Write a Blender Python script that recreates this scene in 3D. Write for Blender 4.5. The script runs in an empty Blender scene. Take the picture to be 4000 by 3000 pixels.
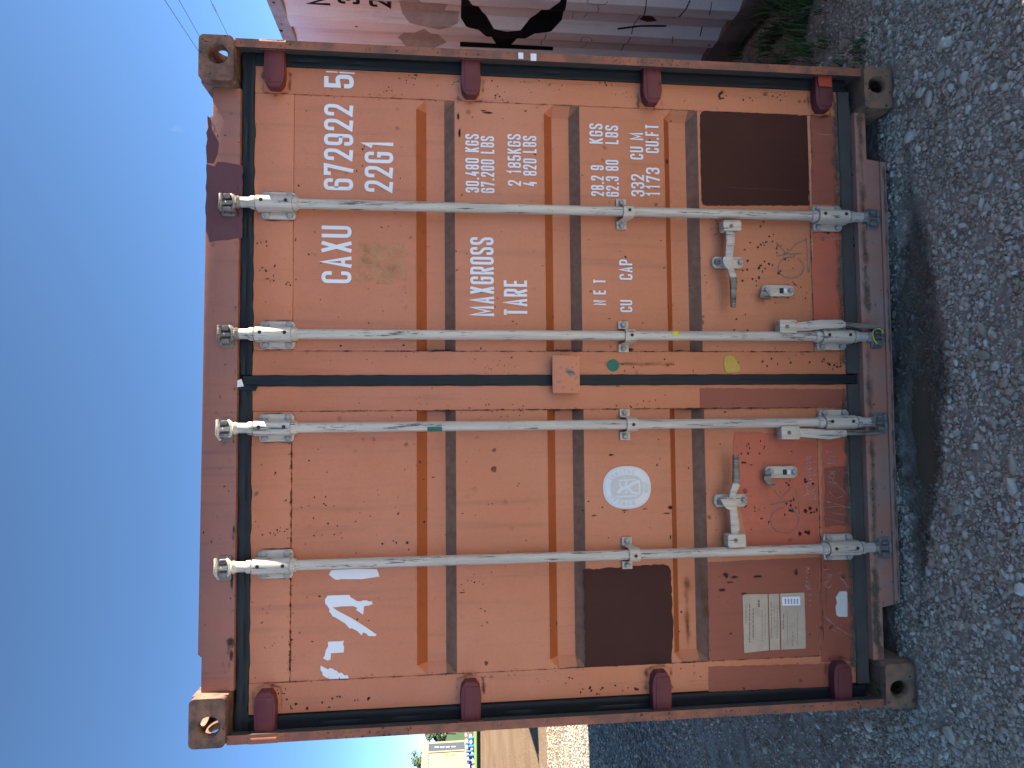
import bpy, bmesh, math, random
import numpy as np
from mathutils import Vector, Matrix
random.seed(7); rng = np.random.default_rng(7)
R = math.radians
S = bpy.context.scene
col = S.collection

# ------------------------------------------------------------------ camera
FPX = 2650.0                                   # focal length in photo pixels (photo 4000 x 3000, turned on its side)
CAM = Vector((-0.13313, -2.40592, 1.75983))
YAW, PITCH, ROLL = 0.05112936, -0.10676519, -0.00341673
fw = Vector((math.sin(YAW)*math.cos(PITCH), math.cos(YAW)*math.cos(PITCH), math.sin(PITCH)))
rt = Vector((math.cos(YAW), -math.sin(YAW), 0)); up = rt.cross(fw)
rt, up = rt*math.cos(ROLL)+up*math.sin(ROLL), up*math.cos(ROLL)-rt*math.sin(ROLL)
cd = bpy.data.cameras.new('camera'); cam = bpy.data.objects.new('camera', cd); col.objects.link(cam)
cd.sensor_fit = 'HORIZONTAL'; cd.sensor_width = 36; cd.lens = FPX/4000*36
cd.clip_start = 0.05; cd.clip_end = 2000
M = Matrix((-up, rt, -fw)).transposed().to_4x4(); M.translation = CAM
cam.matrix_world = M
S.camera = cam

# ------------------------------------------------------------------ sky, sun, exposure
SUN = Vector((1, 0.083, 0.59)).normalized()
EL = math.asin(SUN.z); AZ = math.atan2(SUN.x, SUN.y)
w = bpy.data.worlds.new('World'); S.world = w; w.use_nodes = True
wn = w.node_tree; bg = wn.nodes['Background']
sky = wn.nodes.new('ShaderNodeTexSky'); sky.sky_type = 'NISHITA'; sky.sun_disc = False
sky.sun_elevation = EL; sky.sun_rotation = AZ
sky.altitude = 4000; sky.air_density = 0.42; sky.dust_density = 0.0; sky.ozone_density = 8.0
tc = wn.nodes.new('ShaderNodeTexCoord'); cn = wn.nodes.new('ShaderNodeTexNoise'); cn.inputs['Scale'].default_value = 34; cn.inputs['Detail'].default_value = 6
wm = wn.nodes.new('ShaderNodeMapping'); wm.inputs['Scale'].default_value = (1, 1, 0.3); wn.links.new(tc.outputs['Generated'], wm.inputs[0]); wn.links.new(wm.outputs[0], cn.inputs['Vector'])
wd_ = (fw + rt*((1500-505)/FPX) + up*((2000-672)/FPX)).normalized()
dp = wn.nodes.new('ShaderNodeVectorMath'); dp.operation = 'DOT_PRODUCT'; wn.links.new(tc.outputs['Generated'], dp.inputs[0]); dp.inputs[1].default_value = wd_
mr = wn.nodes.new('ShaderNodeMapRange'); mr.interpolation_type = 'SMOOTHSTEP'; wn.links.new(dp.outputs['Value'], mr.inputs[0])
for i_, v_ in zip((1, 2, 3, 4), (0.99985, 1.0, 0.0, 1.0)): mr.inputs[i_].default_value = v_
mr2 = wn.nodes.new('ShaderNodeMapRange'); wn.links.new(cn.outputs['Fac'], mr2.inputs[0])
for i_, v_ in zip((1, 2, 3, 4), (0.48, 0.8, 0.0, 0.22)): mr2.inputs[i_].default_value = v_
mm_ = wn.nodes.new('ShaderNodeMath'); mm_.operation = 'MULTIPLY'; wn.links.new(mr.outputs[0], mm_.inputs[0]); wn.links.new(mr2.outputs[0], mm_.inputs[1])
cmx = wn.nodes.new('ShaderNodeMix'); cmx.data_type = 'RGBA'; wn.links.new(mm_.outputs[0], cmx.inputs[0]); wn.links.new(sky.outputs[0], cmx.inputs[6]); cmx.inputs[7].default_value = (2.0, 2.2, 2.6, 1)
tint = wn.nodes.new('ShaderNodeMix'); tint.data_type = 'RGBA'; tint.blend_type = 'MULTIPLY'; tint.inputs[0].default_value = 1; wn.links.new(cmx.outputs[2], tint.inputs[6]); tint.inputs[7].default_value = (1.17, 1.03, 0.76, 1)
wn.links.new(tint.outputs[2], bg.inputs[0]); bg.inputs[1].default_value = 0.125
sl = bpy.data.lights.new('sun', 'SUN'); sl.energy = 5.0; sl.angle = R(0.5); sl.color = (1, 0.93, 0.82)
so = bpy.data.objects.new('sun', sl); col.objects.link(so)
so.rotation_euler = SUN.to_track_quat('Z', 'Y').to_euler(); so.location = (6, 1, 8)
S.view_settings.view_transform = 'Standard'; S.view_settings.look = 'None'
S.view_settings.gamma = 1; S.view_settings.use_curve_mapping = False
S.view_settings.exposure = 2.28
S.render.engine = 'CYCLES'
S.cycles.max_bounces = 6; S.cycles.transparent_max_bounces = 16

# ------------------------------------------------------------------ measuring helpers
def ray(x, y):
    return fw + rt*((1500-y)/FPX) + up*((2000-x)/FPX)
def W(x, y, Y):                                # photo point -> metres on the upright plane at depth Y
    d = ray(x, y); t = (Y-CAM.y)/d.y; return CAM+d*t
def WX(x, y, X):                               # ... on a plane of constant X
    d = ray(x, y); t = (X-CAM.x)/d.x; return CAM+d*t
def G(x, y, Z=0.0):                            # ... on the ground
    d = ray(x, y); t = (Z-CAM.z)/d.z; return CAM+d*t

# ------------------------------------------------------------------ node helpers
def mat(name):
    m = bpy.data.materials.new(name); m.use_nodes = True
    return m, m.node_tree, m.node_tree.nodes['Principled BSDF']
def node(nt, t, **kw):
    n = nt.nodes.new(t)
    for k, v in kw.items():
        if k in n.inputs.keys() if isinstance(k, str) else False: n.inputs[k].default_value = v
        else: setattr(n, k, v)
    return n
def obco(nt): return nt.nodes.new('ShaderNodeTexCoord').outputs['Object']
def mapping(nt, src, scale=(1,1,1), loc=(0,0,0), rot=(0,0,0)):
    m = nt.nodes.new('ShaderNodeMapping'); nt.links.new(src, m.inputs[0])
    m.inputs['Scale'].default_value = scale; m.inputs['Location'].default_value = loc; m.inputs['Rotation'].default_value = rot
    return m.outputs[0]
def noise(nt, src, scale, detail=4, rough=0.55, dist=0.0):
    n = nt.nodes.new('ShaderNodeTexNoise'); nt.links.new(src, n.inputs['Vector'])
    n.inputs['Scale'].default_value = scale; n.inputs['Detail'].default_value = detail
    n.inputs['Roughness'].default_value = rough; n.inputs['Distortion'].default_value = dist
    return n.outputs['Fac']
def ramp(nt, src, a, b, va=0.0, vb=1.0):
    m = nt.nodes.new('ShaderNodeMapRange'); nt.links.new(src, m.inputs[0]); m.interpolation_type = 'SMOOTHSTEP'
    for i, v in zip((1,2,3,4), (a,b,va,vb)): m.inputs[i].default_value = v
    return m.outputs[0]
def math_(nt, op, a, b=None):
    m = nt.nodes.new('ShaderNodeMath'); m.operation = op
    for i, v in enumerate((a, b)):
        if v is None: continue
        if hasattr(v, 'links'): nt.links.new(v, m.inputs[i])
        else: m.inputs[i].default_value = v
    return m.outputs[0]
def mix(nt, fac, a, b, mode='MIX'):
    m = nt.nodes.new('ShaderNodeMix'); m.data_type = 'RGBA'; m.blend_type = mode
    if hasattr(fac, 'links'): nt.links.new(fac, m.inputs[0])
    else: m.inputs[0].default_value = fac
    for i, v in ((6, a), (7, b)):
        if hasattr(v, 'links'): nt.links.new(v, m.inputs[i])
        else: m.inputs[i].default_value = (*v, 1)
    return m.outputs[2]
def bump(nt, p, h, strength=0.2, dist=0.01):
    b = nt.nodes.new('ShaderNodeBump'); nt.links.new(h, b.inputs['Height'])
    b.inputs['Strength'].default_value = strength; b.inputs['Distance'].default_value = dist
    nt.links.new(b.outputs[0], p.inputs['Normal'])
def cells(nt, src, scale, keep, size):
    """sparse round chips: voronoi cells, only a share of them kept"""
    v = nt.nodes.new('ShaderNodeTexVoronoi'); nt.links.new(src, v.inputs['Vector']); v.inputs['Scale'].default_value = scale
    sep = nt.nodes.new('ShaderNodeSeparateColor'); nt.links.new(v.outputs['Color'], sep.inputs[0])
    on = math_(nt, 'GREATER_THAN', sep.outputs[0], 1-keep)
    rad = math_(nt, 'MULTIPLY', sep.outputs[1], size)
    d = math_(nt, 'SUBTRACT', rad, v.outputs['Distance'])
    return math_(nt, 'MULTIPLY', on, ramp(nt, d, -0.03, 0.06))

RUST = (0.035, 0.014, 0.008)
def paint(name, base, alt, rough=0.45, chips=0.05, grime=0.35, rust=RUST, chipscale=42, dirt=(0.06, 0.045, 0.035), streak=0.25, spec=0.4, mott=1.7, relief=0.35):
    m, nt, p = mat(name); c = obco(nt)
    big = noise(nt, c, mott, 6, 0.65)
    colr = mix(nt, ramp(nt, big, 0.35, 0.68), base, alt)
    st = noise(nt, mapping(nt, c, (26, 26, 1.2)), 1.0, 5, 0.65)           # rain streaks
    colr = mix(nt, math_(nt, 'MULTIPLY', ramp(nt, st, 0.5, 0.78), streak), colr, dirt)
    fine = noise(nt, c, 90, 3, 0.6)
    colr = mix(nt, math_(nt, 'MULTIPLY', ramp(nt, fine, 0.45, 0.75), 0.10), colr, dirt)
    cl = ramp(nt, noise(nt, c, 3.1, 3, 0.6), 0.47, 0.68)
    wob = nt.nodes.new('ShaderNodeVectorMath'); wob.operation = 'ADD'
    nz = nt.nodes.new('ShaderNodeTexNoise'); nt.links.new(c, nz.inputs['Vector']); nz.inputs['Scale'].default_value = 70
    sc = nt.nodes.new('ShaderNodeVectorMath'); sc.operation = 'SCALE'; nt.links.new(nz.outputs['Color'], sc.inputs[0]); sc.inputs['Scale'].default_value = 0.018
    nt.links.new(c, wob.inputs[0]); nt.links.new(sc.outputs[0], wob.inputs[1])
    ch = math_(nt, 'MULTIPLY', cells(nt, wob.outputs[0], chipscale, chips*2.2, 0.5), cl)
    ch2 = cells(nt, wob.outputs[0], chipscale*2.3, chips*0.5, 0.45)
    ch = math_(nt, 'MAXIMUM', ch, ch2)
    gr = math_(nt, 'MULTIPLY', ramp(nt, noise(nt, c, 7, 8, 0.75), 0.56, 0.8), grime)
    colr = mix(nt, gr, colr, dirt)
    colr = mix(nt, ch, colr, rust)
    nt.links.new(colr, p.inputs['Base Color'])
    rr = math_(nt, 'ADD', math_(nt, 'MULTIPLY', ch, 0.4), math_(nt, 'ADD', math_(nt, 'MULTIPLY', noise(nt, c, 11, 4, 0.6), 0.25), rough-0.12))
    nt.links.new(rr, p.inputs['Roughness']); p.inputs['Specular IOR Level'].default_value = spec
    h = math_(nt, 'ADD', math_(nt, 'MULTIPLY', noise(nt, c, 5, 3), 0.6), math_(nt, 'MULTIPLY', noise(nt, c, 160, 2), 0.04))
    h = math_(nt, 'SUBTRACT', h, math_(nt, 'MULTIPLY', ch, 0.06))
    bump(nt, p, h, relief, 0.01)
    return m
def stain(name, colour, lo=0.35, hi=0.75, scale=40, rough=0.85, top=0.9):
    """dried dirt or rust bloom: thin layer that breaks up towards its edge (attribute 'a' is its thickness)"""
    m, nt, p = mat(name); c = obco(nt)
    a = nt.nodes.new('ShaderNodeAttribute'); a.attribute_name = 'a'
    n = noise(nt, c, scale, 6, 0.7)
    f = math_(nt, 'ADD', math_(nt, 'MULTIPLY', a.outputs['Fac'], 0.75), math_(nt, 'MULTIPLY', n, 0.6))
    f = math_(nt, 'SUBTRACT', f, 0.28)
    al = math_(nt, 'MULTIPLY', ramp(nt, f, lo, hi), top)
    nt.links.new(al, p.inputs['Alpha'])
    nt.links.new(mix(nt, noise(nt, c, 25, 4), colour, tuple(x*1.6 for x in colour)), p.inputs['Base Color'])
    p.inputs['Roughness'].default_value = rough; p.inputs['Specular IOR Level'].default_value = 0.15
    return m
def plain(name, colour, rough=0.6, metal=0.0, var=0.25, scale=30, bmp=0.1, spec=0.4):
    m, nt, p = mat(name); c = obco(nt)
    dk = tuple(v*(1-var) for v in colour); lt = tuple(min(1, v*(1+var)) for v in colour)
    nt.links.new(mix(nt, noise(nt, c, scale, 5, 0.65), dk, lt), p.inputs['Base Color'])
    p.inputs['Roughness'].default_value = rough; p.inputs['Metallic'].default_value = metal
    p.inputs['Specular IOR Level'].default_value = spec
    if bmp: bump(nt, p, noise(nt, c, scale*3, 4), bmp, 0.004)
    return m

ORANGE = (0.505, 0.165, 0.070); ORANGE2 = (0.53, 0.190, 0.092)
MT = {}
MT['orange'] = paint('orange_paint', ORANGE, ORANGE2, 0.38, 0.03, 0.22, spec=0.45)
MT['orange_dirty'] = paint('orange_paint_worn', (0.27, 0.09, 0.045), (0.22, 0.085, 0.05), 0.6, 0.16, 0.75, chipscale=55)
MT['dust'] = plain('dust_on_ledge', (0.235, 0.125, 0.082), 0.95, var=0.5, scale=28, spec=0.1)
MT['under'] = paint('orange_paint_ledge', (0.31, 0.075, 0.02), (0.34, 0.09, 0.028), 0.5, 0.05, 0.2)  # darker orange paints the shade on the channels' down-facing slopes
MT['header'] = paint('header_paint', (0.29, 0.112, 0.076), (0.245, 0.105, 0.08), 0.48, 0.05, 0.45, streak=0.45, mott=4)
MT['maroon'] = paint('maroon_touch_up', (0.115, 0.027, 0.031), (0.15, 0.038, 0.040), 0.5, 0.03, 0.4, spec=0.22, mott=9)
MT['maroon_header'] = paint('purple_touch_up', (0.095, 0.036, 0.042), (0.115, 0.044, 0.05), 0.5, 0.03, 0.4, spec=0.25, mott=7)
MT['brown'] = paint('dark_brown_repaint', (0.046, 0.0105, 0.0075), (0.053, 0.013, 0.0095), 0.5, 0.004, 0.05, streak=0.05, spec=0.18)
MT['redbrown'] = paint('red_brown_repaint', (0.265, 0.066, 0.036), (0.30, 0.08, 0.044), 0.45, 0.03, 0.3)
MT['salmon'] = paint('salmon_repaint', (0.52, 0.115, 0.058), (0.45, 0.11, 0.06), 0.45, 0.03, 0.3, mott=5)
MT['bright_red'] = paint('bright_red_touch_up', (0.42, 0.045, 0.014), (0.38, 0.05, 0.018), 0.45, 0.02, 0.3)
MT['frame'] = paint('frame_paint', (0.32, 0.105, 0.055), (0.15, 0.068, 0.045), 0.6, 0.35, 0.9, chipscale=60, rust=(0.05,0.022,0.012), mott=11)
MT['sill'] = paint('sill_paint', (0.46, 0.175, 0.105), (0.36, 0.21, 0.15), 0.6, 0.06, 0.7, dirt=(0.22,0.17,0.13), mott=6)
MT['casting'] = paint('cast_steel', (0.085, 0.05, 0.04), (0.25, 0.12, 0.07), 0.75, 0.4, 0.7, chipscale=50, dirt=(0.05,0.045,0.042), mott=16, relief=0.8)
MT['casting_low'] = paint('cast_steel_muddy', (0.34, 0.16, 0.08), (0.16, 0.105, 0.07), 0.8, 0.25, 0.8, chipscale=40, dirt=(0.10,0.08,0.06), mott=18, relief=0.8)
MT['rubber'] = plain('black_rubber', (0.012, 0.0145, 0.017), 0.5, var=0.35, scale=9, bmp=0.25, spec=0.25)
MT['rubber_dusty'] = plain('dusty_rubber', (0.062, 0.055, 0.045), 0.8, var=0.4, scale=18, bmp=0.3)
MT['galv'] = None
def steel(name, base, worn, k):
    m, nt, p = mat(name); c = obco(nt)
    n1 = noise(nt, mapping(nt, c, (60, 60, 3)), 1, 6, 0.7)
    cc = mix(nt, ramp(nt, n1, 0.35, 0.7), base, worn)
    sc = ramp(nt, noise(nt, mapping(nt, c, (110, 110, 9), loc=(3,1,2)), 1, 4, 0.7), k, k+0.05)
    cc = mix(nt, math_(nt, 'MULTIPLY', sc, 0.85), cc, (0.035, 0.03, 0.028))
    ru = ramp(nt, noise(nt, c, 14, 5, 0.7), 0.62, 0.78)
    cc = mix(nt, math_(nt, 'MULTIPLY', ru, 0.5), cc, (0.16, 0.09, 0.05))
    nt.links.new(cc, p.inputs['Base Color']); p.inputs['Metallic'].default_value = 0.15
    p.inputs['Roughness'].default_value = 0.5; bump(nt, p, noise(nt, c, 120, 3), 0.12, 0.003)
    return m
MT['galv'] = steel('galvanised_steel', (0.55, 0.485, 0.385), (0.36, 0.325, 0.28), 0.58)
MT['galv_cream'] = steel('whitewashed_steel', (0.57, 0.495, 0.375), (0.38, 0.33, 0.26), 0.60)
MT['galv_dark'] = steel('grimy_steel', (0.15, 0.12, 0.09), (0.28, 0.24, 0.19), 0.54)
MT['bolt'] = steel('bolt_steel', (0.36, 0.35, 0.33), (0.22, 0.22, 0.22), 0.62)
MT['cam'] = steel('rusty_forging', (0.14, 0.105, 0.09), (0.24, 0.22, 0.21), 0.58)
MT['white'] = plain('white_vinyl', (0.72, 0.73, 0.75), 0.45, var=0.05, scale=12, bmp=0)
MT['white_dirty'] = plain('white_plaque', (0.66, 0.66, 0.64), 0.5, var=0.08, scale=16, bmp=0.05)
MT['plaque_grey'] = plain('plaque_grey', (0.56, 0.54, 0.48), 0.6, var=0.1, scale=40)
MT['plaque_text'] = plain('plaque_relief', (0.52, 0.51, 0.47), 0.6, var=0.1, scale=40)
MT['green'] = plain('green_sticker', (0.006, 0.13, 0.085), 0.45, var=0.1, bmp=0)
MT['yellow'] = plain('yellow_wax', (0.50, 0.33, 0.05), 0.5, var=0.15, scale=60)
MT['yellow_mark'] = plain('yellow_mark', (0.60, 0.56, 0.02), 0.5, var=0.1, bmp=0)
MT['plate'] = plain('weathered_aluminium', (0.42, 0.345, 0.255), 0.55, metal=0.2, var=0.3, scale=22, bmp=0.2)
MT['ink'] = plain('dark_ink', (0.02, 0.02, 0.022), 0.7, var=0.1, bmp=0)  # near-black stands in for the shade inside holes and slots
MT['ink_faded'] = plain('faded_print', (0.13, 0.11, 0.09), 0.7, var=0.3, bmp=0)
MT['sticker'] = plain('pale_sticker', (0.55, 0.54, 0.47), 0.55, var=0.1, bmp=0)
MT['chalk_green'] = stain('green_crayon', (0.12, 0.15, 0.11), 0.2, 0.8, 120, top=0.8)
MT['chalk_white'] = stain('white_scratch', (0.42, 0.30, 0.26), 0.3, 0.9, 120, top=0.55)
MT['st_scr'] = stain('fine_scratch', (0.16, 0.09, 0.08), 0.3, 0.9, 120, top=0.6)
MT['st_rust'] = stain('rust_bloom', (0.042, 0.016, 0.009), 0.30, 0.68, 70, top=0.88)
MT['st_soot'] = stain('black_grime', (0.016, 0.013, 0.013), 0.3, 0.8, 30, top=0.85)  # serves real grime and some painted shade on the doors
MT['st_brown'] = stain('rust_run', (0.13, 0.045, 0.012), 0.25, 0.95, 22, top=0.75)
MT['st_tan'] = stain('glue_residue', (0.46, 0.27, 0.13), 0.15, 0.75, 30, top=0.85)
MT['st_grey'] = stain('grey_glue', (0.17, 0.09, 0.075), 0.22, 0.5, 22, top=0.7)
MT['st_mud'] = stain('dried_mud', (0.115, 0.085, 0.055), 0.2, 0.75, 22, top=0.85)
MT['st_pale'] = stain('chalky_scuff', (0.33, 0.23, 0.20), 0.3, 0.95, 40, top=0.6)

# ------------------------------------------------------------------ mesh helpers
def link(name, me, parent=None, **props):
    o = bpy.data.objects.new(name, me); col.objects.link(o)
    if parent: o.parent = parent
    for k, v in props.items(): o[k] = v
    return o
def empty(name, loc, label, cat, group=None):
    o = bpy.data.objects.new(name, None); col.objects.link(o); o.location = loc
    o['label'] = label; o['category'] = cat
    if group: o['group'] = group
    return o
class MB:
    """collects geometry, then becomes one mesh object"""
    def __init__(s): s.v = []; s.f = []; s.mi = []; s.a = []; s.has = False
    def add(s, vs, fs, mi=0, a=None):
        b = len(s.v); s.v += [tuple(x) for x in vs]; s.f += [tuple(i+b for i in f) for f in fs]; s.mi += [mi]*len(fs)
        s.a += (a if a is not None else [1.0]*len(vs))
        return s
    def box(s, x0, x1, y0, y1, z0, z1, mi=0, bev=0.0):
        x0, x1 = sorted((x0, x1)); y0, y1 = sorted((y0, y1)); z0, z1 = sorted((z0, z1))
        if not bev:
            vs = [(x, y, z) for z in (z0, z1) for y in (y0, y1) for x in (x0, x1)]
            return s.add(vs, [(0,2,3,1), (4,5,7,6), (0,1,5,4), (2,6,7,3), (0,4,6,2), (1,3,7,5)], mi)
        bm = bmesh.new(); bmesh.ops.create_cube(bm, size=1)
        for v in bm.verts: v.co = Vector((x0+(v.co.x+.5)*(x1-x0), y0+(v.co.y+.5)*(y1-y0), z0+(v.co.z+.5)*(z1-z0)))
        bmesh.ops.bevel(bm, geom=bm.edges[:], offset=bev, segments=2, profile=0.6, affect='EDGES')
        return s.bm(bm, mi)
    def bm(s, bm, mi=0):
        bm.verts.index_update()
        s.add([v.co.copy() for v in bm.verts], [[v.index for v in f.verts] for f in bm.faces], mi); bm.free(); return s
    def prism(s, poly, y0, y1, mi=0, bev=0.0):
        """outline in X,Z pushed from depth y0 (front) to y1"""
        bm = bmesh.new(); vs = [bm.verts.new((x, y0, z)) for x, z in poly]; f = bm.faces.new(vs)
        r = bmesh.ops.extrude_face_region(bm, geom=[f])
        for g in r['geom']:
            if isinstance(g, bmesh.types.BMVert): g.co.y = y1
        bmesh.ops.recalc_face_normals(bm, faces=bm.faces[:])
        if bev:
            ed = [e for e in bm.edges if all(abs(v.co.y-y0) < 1e-6 for v in e.verts)]
            bmesh.ops.bevel(bm, geom=ed, offset=bev, segments=2, profile=0.6, affect='EDGES')
        return s.bm(bm, mi)
    def tube(s, pts, r, n=12, mi=0, cap=True):
        pts = [Vector(p) for p in pts]; rs = r if isinstance(r, (list, tuple)) else [r]*len(pts); vs = []; fs = []
        ref = None
        for i, p in enumerate(pts):
            t = (pts[min(i+1, len(pts)-1)]-pts[max(i-1, 0)]).normalized()
            if ref is None: ref = Vector((0, 1, 0)) if abs(t.y) < 0.9 else Vector((1, 0, 0))
            a = (ref-t*ref.dot(t)).normalized(); b = t.cross(a); ref = a
            vs += [p+(a*math.cos(2*math.pi*k/n)+b*math.sin(2*math.pi*k/n))*rs[i] for k in range(n)]
        for i in range(len(pts)-1):
            for k in range(n): fs.append((i*n+k, i*n+(k+1) % n, (i+1)*n+(k+1) % n, (i+1)*n+k))
        if cap: fs += [tuple(range(n))[::-1], tuple(range((len(pts)-1)*n, len(pts)*n))]
        return s.add(vs, fs, mi)
    def build(s, name, mats, parent=None, smooth=False, recalc=True, **props):
        me = bpy.data.meshes.new(name); me.from_pydata(s.v, [], s.f)
        for m in (mats if isinstance(mats, (list, tuple)) else [mats]): me.materials.append(m)
        if any(s.mi): me.polygons.foreach_set('material_index', s.mi)
        if s.has:
            at = me.attributes.new('a', 'FLOAT', 'POINT'); at.data.foreach_set('value', s.a)
        if recalc:
            bm = bmesh.new(); bm.from_mesh(me); bmesh.ops.recalc_face_normals(bm, faces=bm.faces[:]); bm.to_mesh(me); bm.free()
        if smooth:
            for p in me.polygons: p.use_smooth = True
            me.set_sharp_from_angle(angle=R(40))
        return link(name, me, parent, **props)
def rrect(x0, x1, z0, z1, r, n=5):
    out = []
    for cx, cz, a0 in ((x1-r, z1-r, 0), (x0+r, z1-r, 90), (x0+r, z0+r, 180), (x1-r, z0+r, 270)):
        out += [(cx+r*math.cos(R(a0+90*k/n)), cz+r*math.sin(R(a0+90*k/n))) for k in range(n+1)]
    return out
def flat(poly, Y, name, m, parent, thick=0.0006, wob=0.0, step=0.02, **props):
    """a thin painted or glued layer: outline in X,Z, its front at depth Y"""
    if wob:
        q = []
        for i, (x, z) in enumerate(poly):
            x2, z2 = poly[(i+1) % len(poly)]; L = math.hypot(x2-x, z2-z); n = max(1, int(L/step))
            for k in range(n):
                t = k/n; j = wob if k else 0
                q.append((x+(x2-x)*t+random.uniform(-j, j), z+(z2-z)*t+random.uniform(-j, j)))
        poly = q
    b = MB(); b.prism(poly, Y, Y+thick)
    return b.build(name, m, parent, **props)
def pxpoly(pts, Y): return [(W(x, y, Y).x, W(x, y, Y).z) for x, y in pts]
def zoomed(pts, ox, oy, k): return [(ox+x*k, oy+y*k) for x, y in pts]
K8 = 800/2212
class Stains(MB):
    def __init__(s): super().__init__(); s.has = True; s.k = 0
    def blob(s, x, z, rx, rz, Y, a0=1.0, rot=0.0, n=14):
        s.k += 1; y = Y-0.000004*(s.k % 40)
        vs = [(x, y, z)]; a = [a0]
        for ring, (f, al) in enumerate(((0.5, 0.75), (1.0, 0.0))):
            for k in range(n):
                t = 2*math.pi*k/n; q = f*random.uniform(0.8, 1.2)
                px, pz = rx*q*math.cos(t), rz*q*math.sin(t)
                vs.append((x+px*math.cos(rot)-pz*math.sin(rot), y, z+px*math.sin(rot)+pz*math.cos(rot))); a.append(a0*al)
        fs = [(0, 1+k, 1+(k+1) % n) for k in range(n)]+[(1+k, 1+n+k, 1+n+(k+1) % n, 1+(k+1) % n) for k in range(n)]
        s.add(vs, fs, 0, a)
    def px(s, x, y, rx, ry, Y, a0=1.0):                       # centre and radii in photo pixels (rx runs down the container)
        p = W(x, y, Y); q = (Y-CAM.y)/FPX; s.blob(p.x, p.z, ry*q, rx*q, Y, a0)
    def line(s, pts, wd, Y, a0=0.8, seg=0.03):
        """a band of grime along a seam"""
        s.k += 1; y = Y-0.000004*(s.k % 40); P = []
        for i in range(len(pts)-1):
            (x, z), (x2, z2) = pts[i], pts[i+1]; n = max(1, int(math.hypot(x2-x, z2-z)/seg))
            P += [(x+(x2-x)*k/n, z+(z2-z)*k/n) for k in range(n)]
        P.append(pts[-1]); vs = []; a = []; fs = []
        for i, (x, z) in enumerate(P):
            x0, z0 = P[max(0, i-1)]; x1, z1 = P[min(len(P)-1, i+1)]; L = math.hypot(x1-x0, z1-z0) or 1
            nx, nz = -(z1-z0)/L, (x1-x0)/L; q = wd*random.uniform(0.6, 1.4)
            e = 0.3 if i in (0, len(P)-1) else 1
            for t, al in ((-1, 0), (0, 1), (1, 0)): vs.append((x+nx*q*t, y, z+nz*q*t)); a.append(a0*al*e*random.uniform(0.55, 1.15))
        for i in range(len(P)-1):
            for k in (0, 1): fs.append((i*3+k, i*3+k+1, i*3+3+k+1, i*3+3+k))
        s.add(vs, fs, 0, a)

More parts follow.
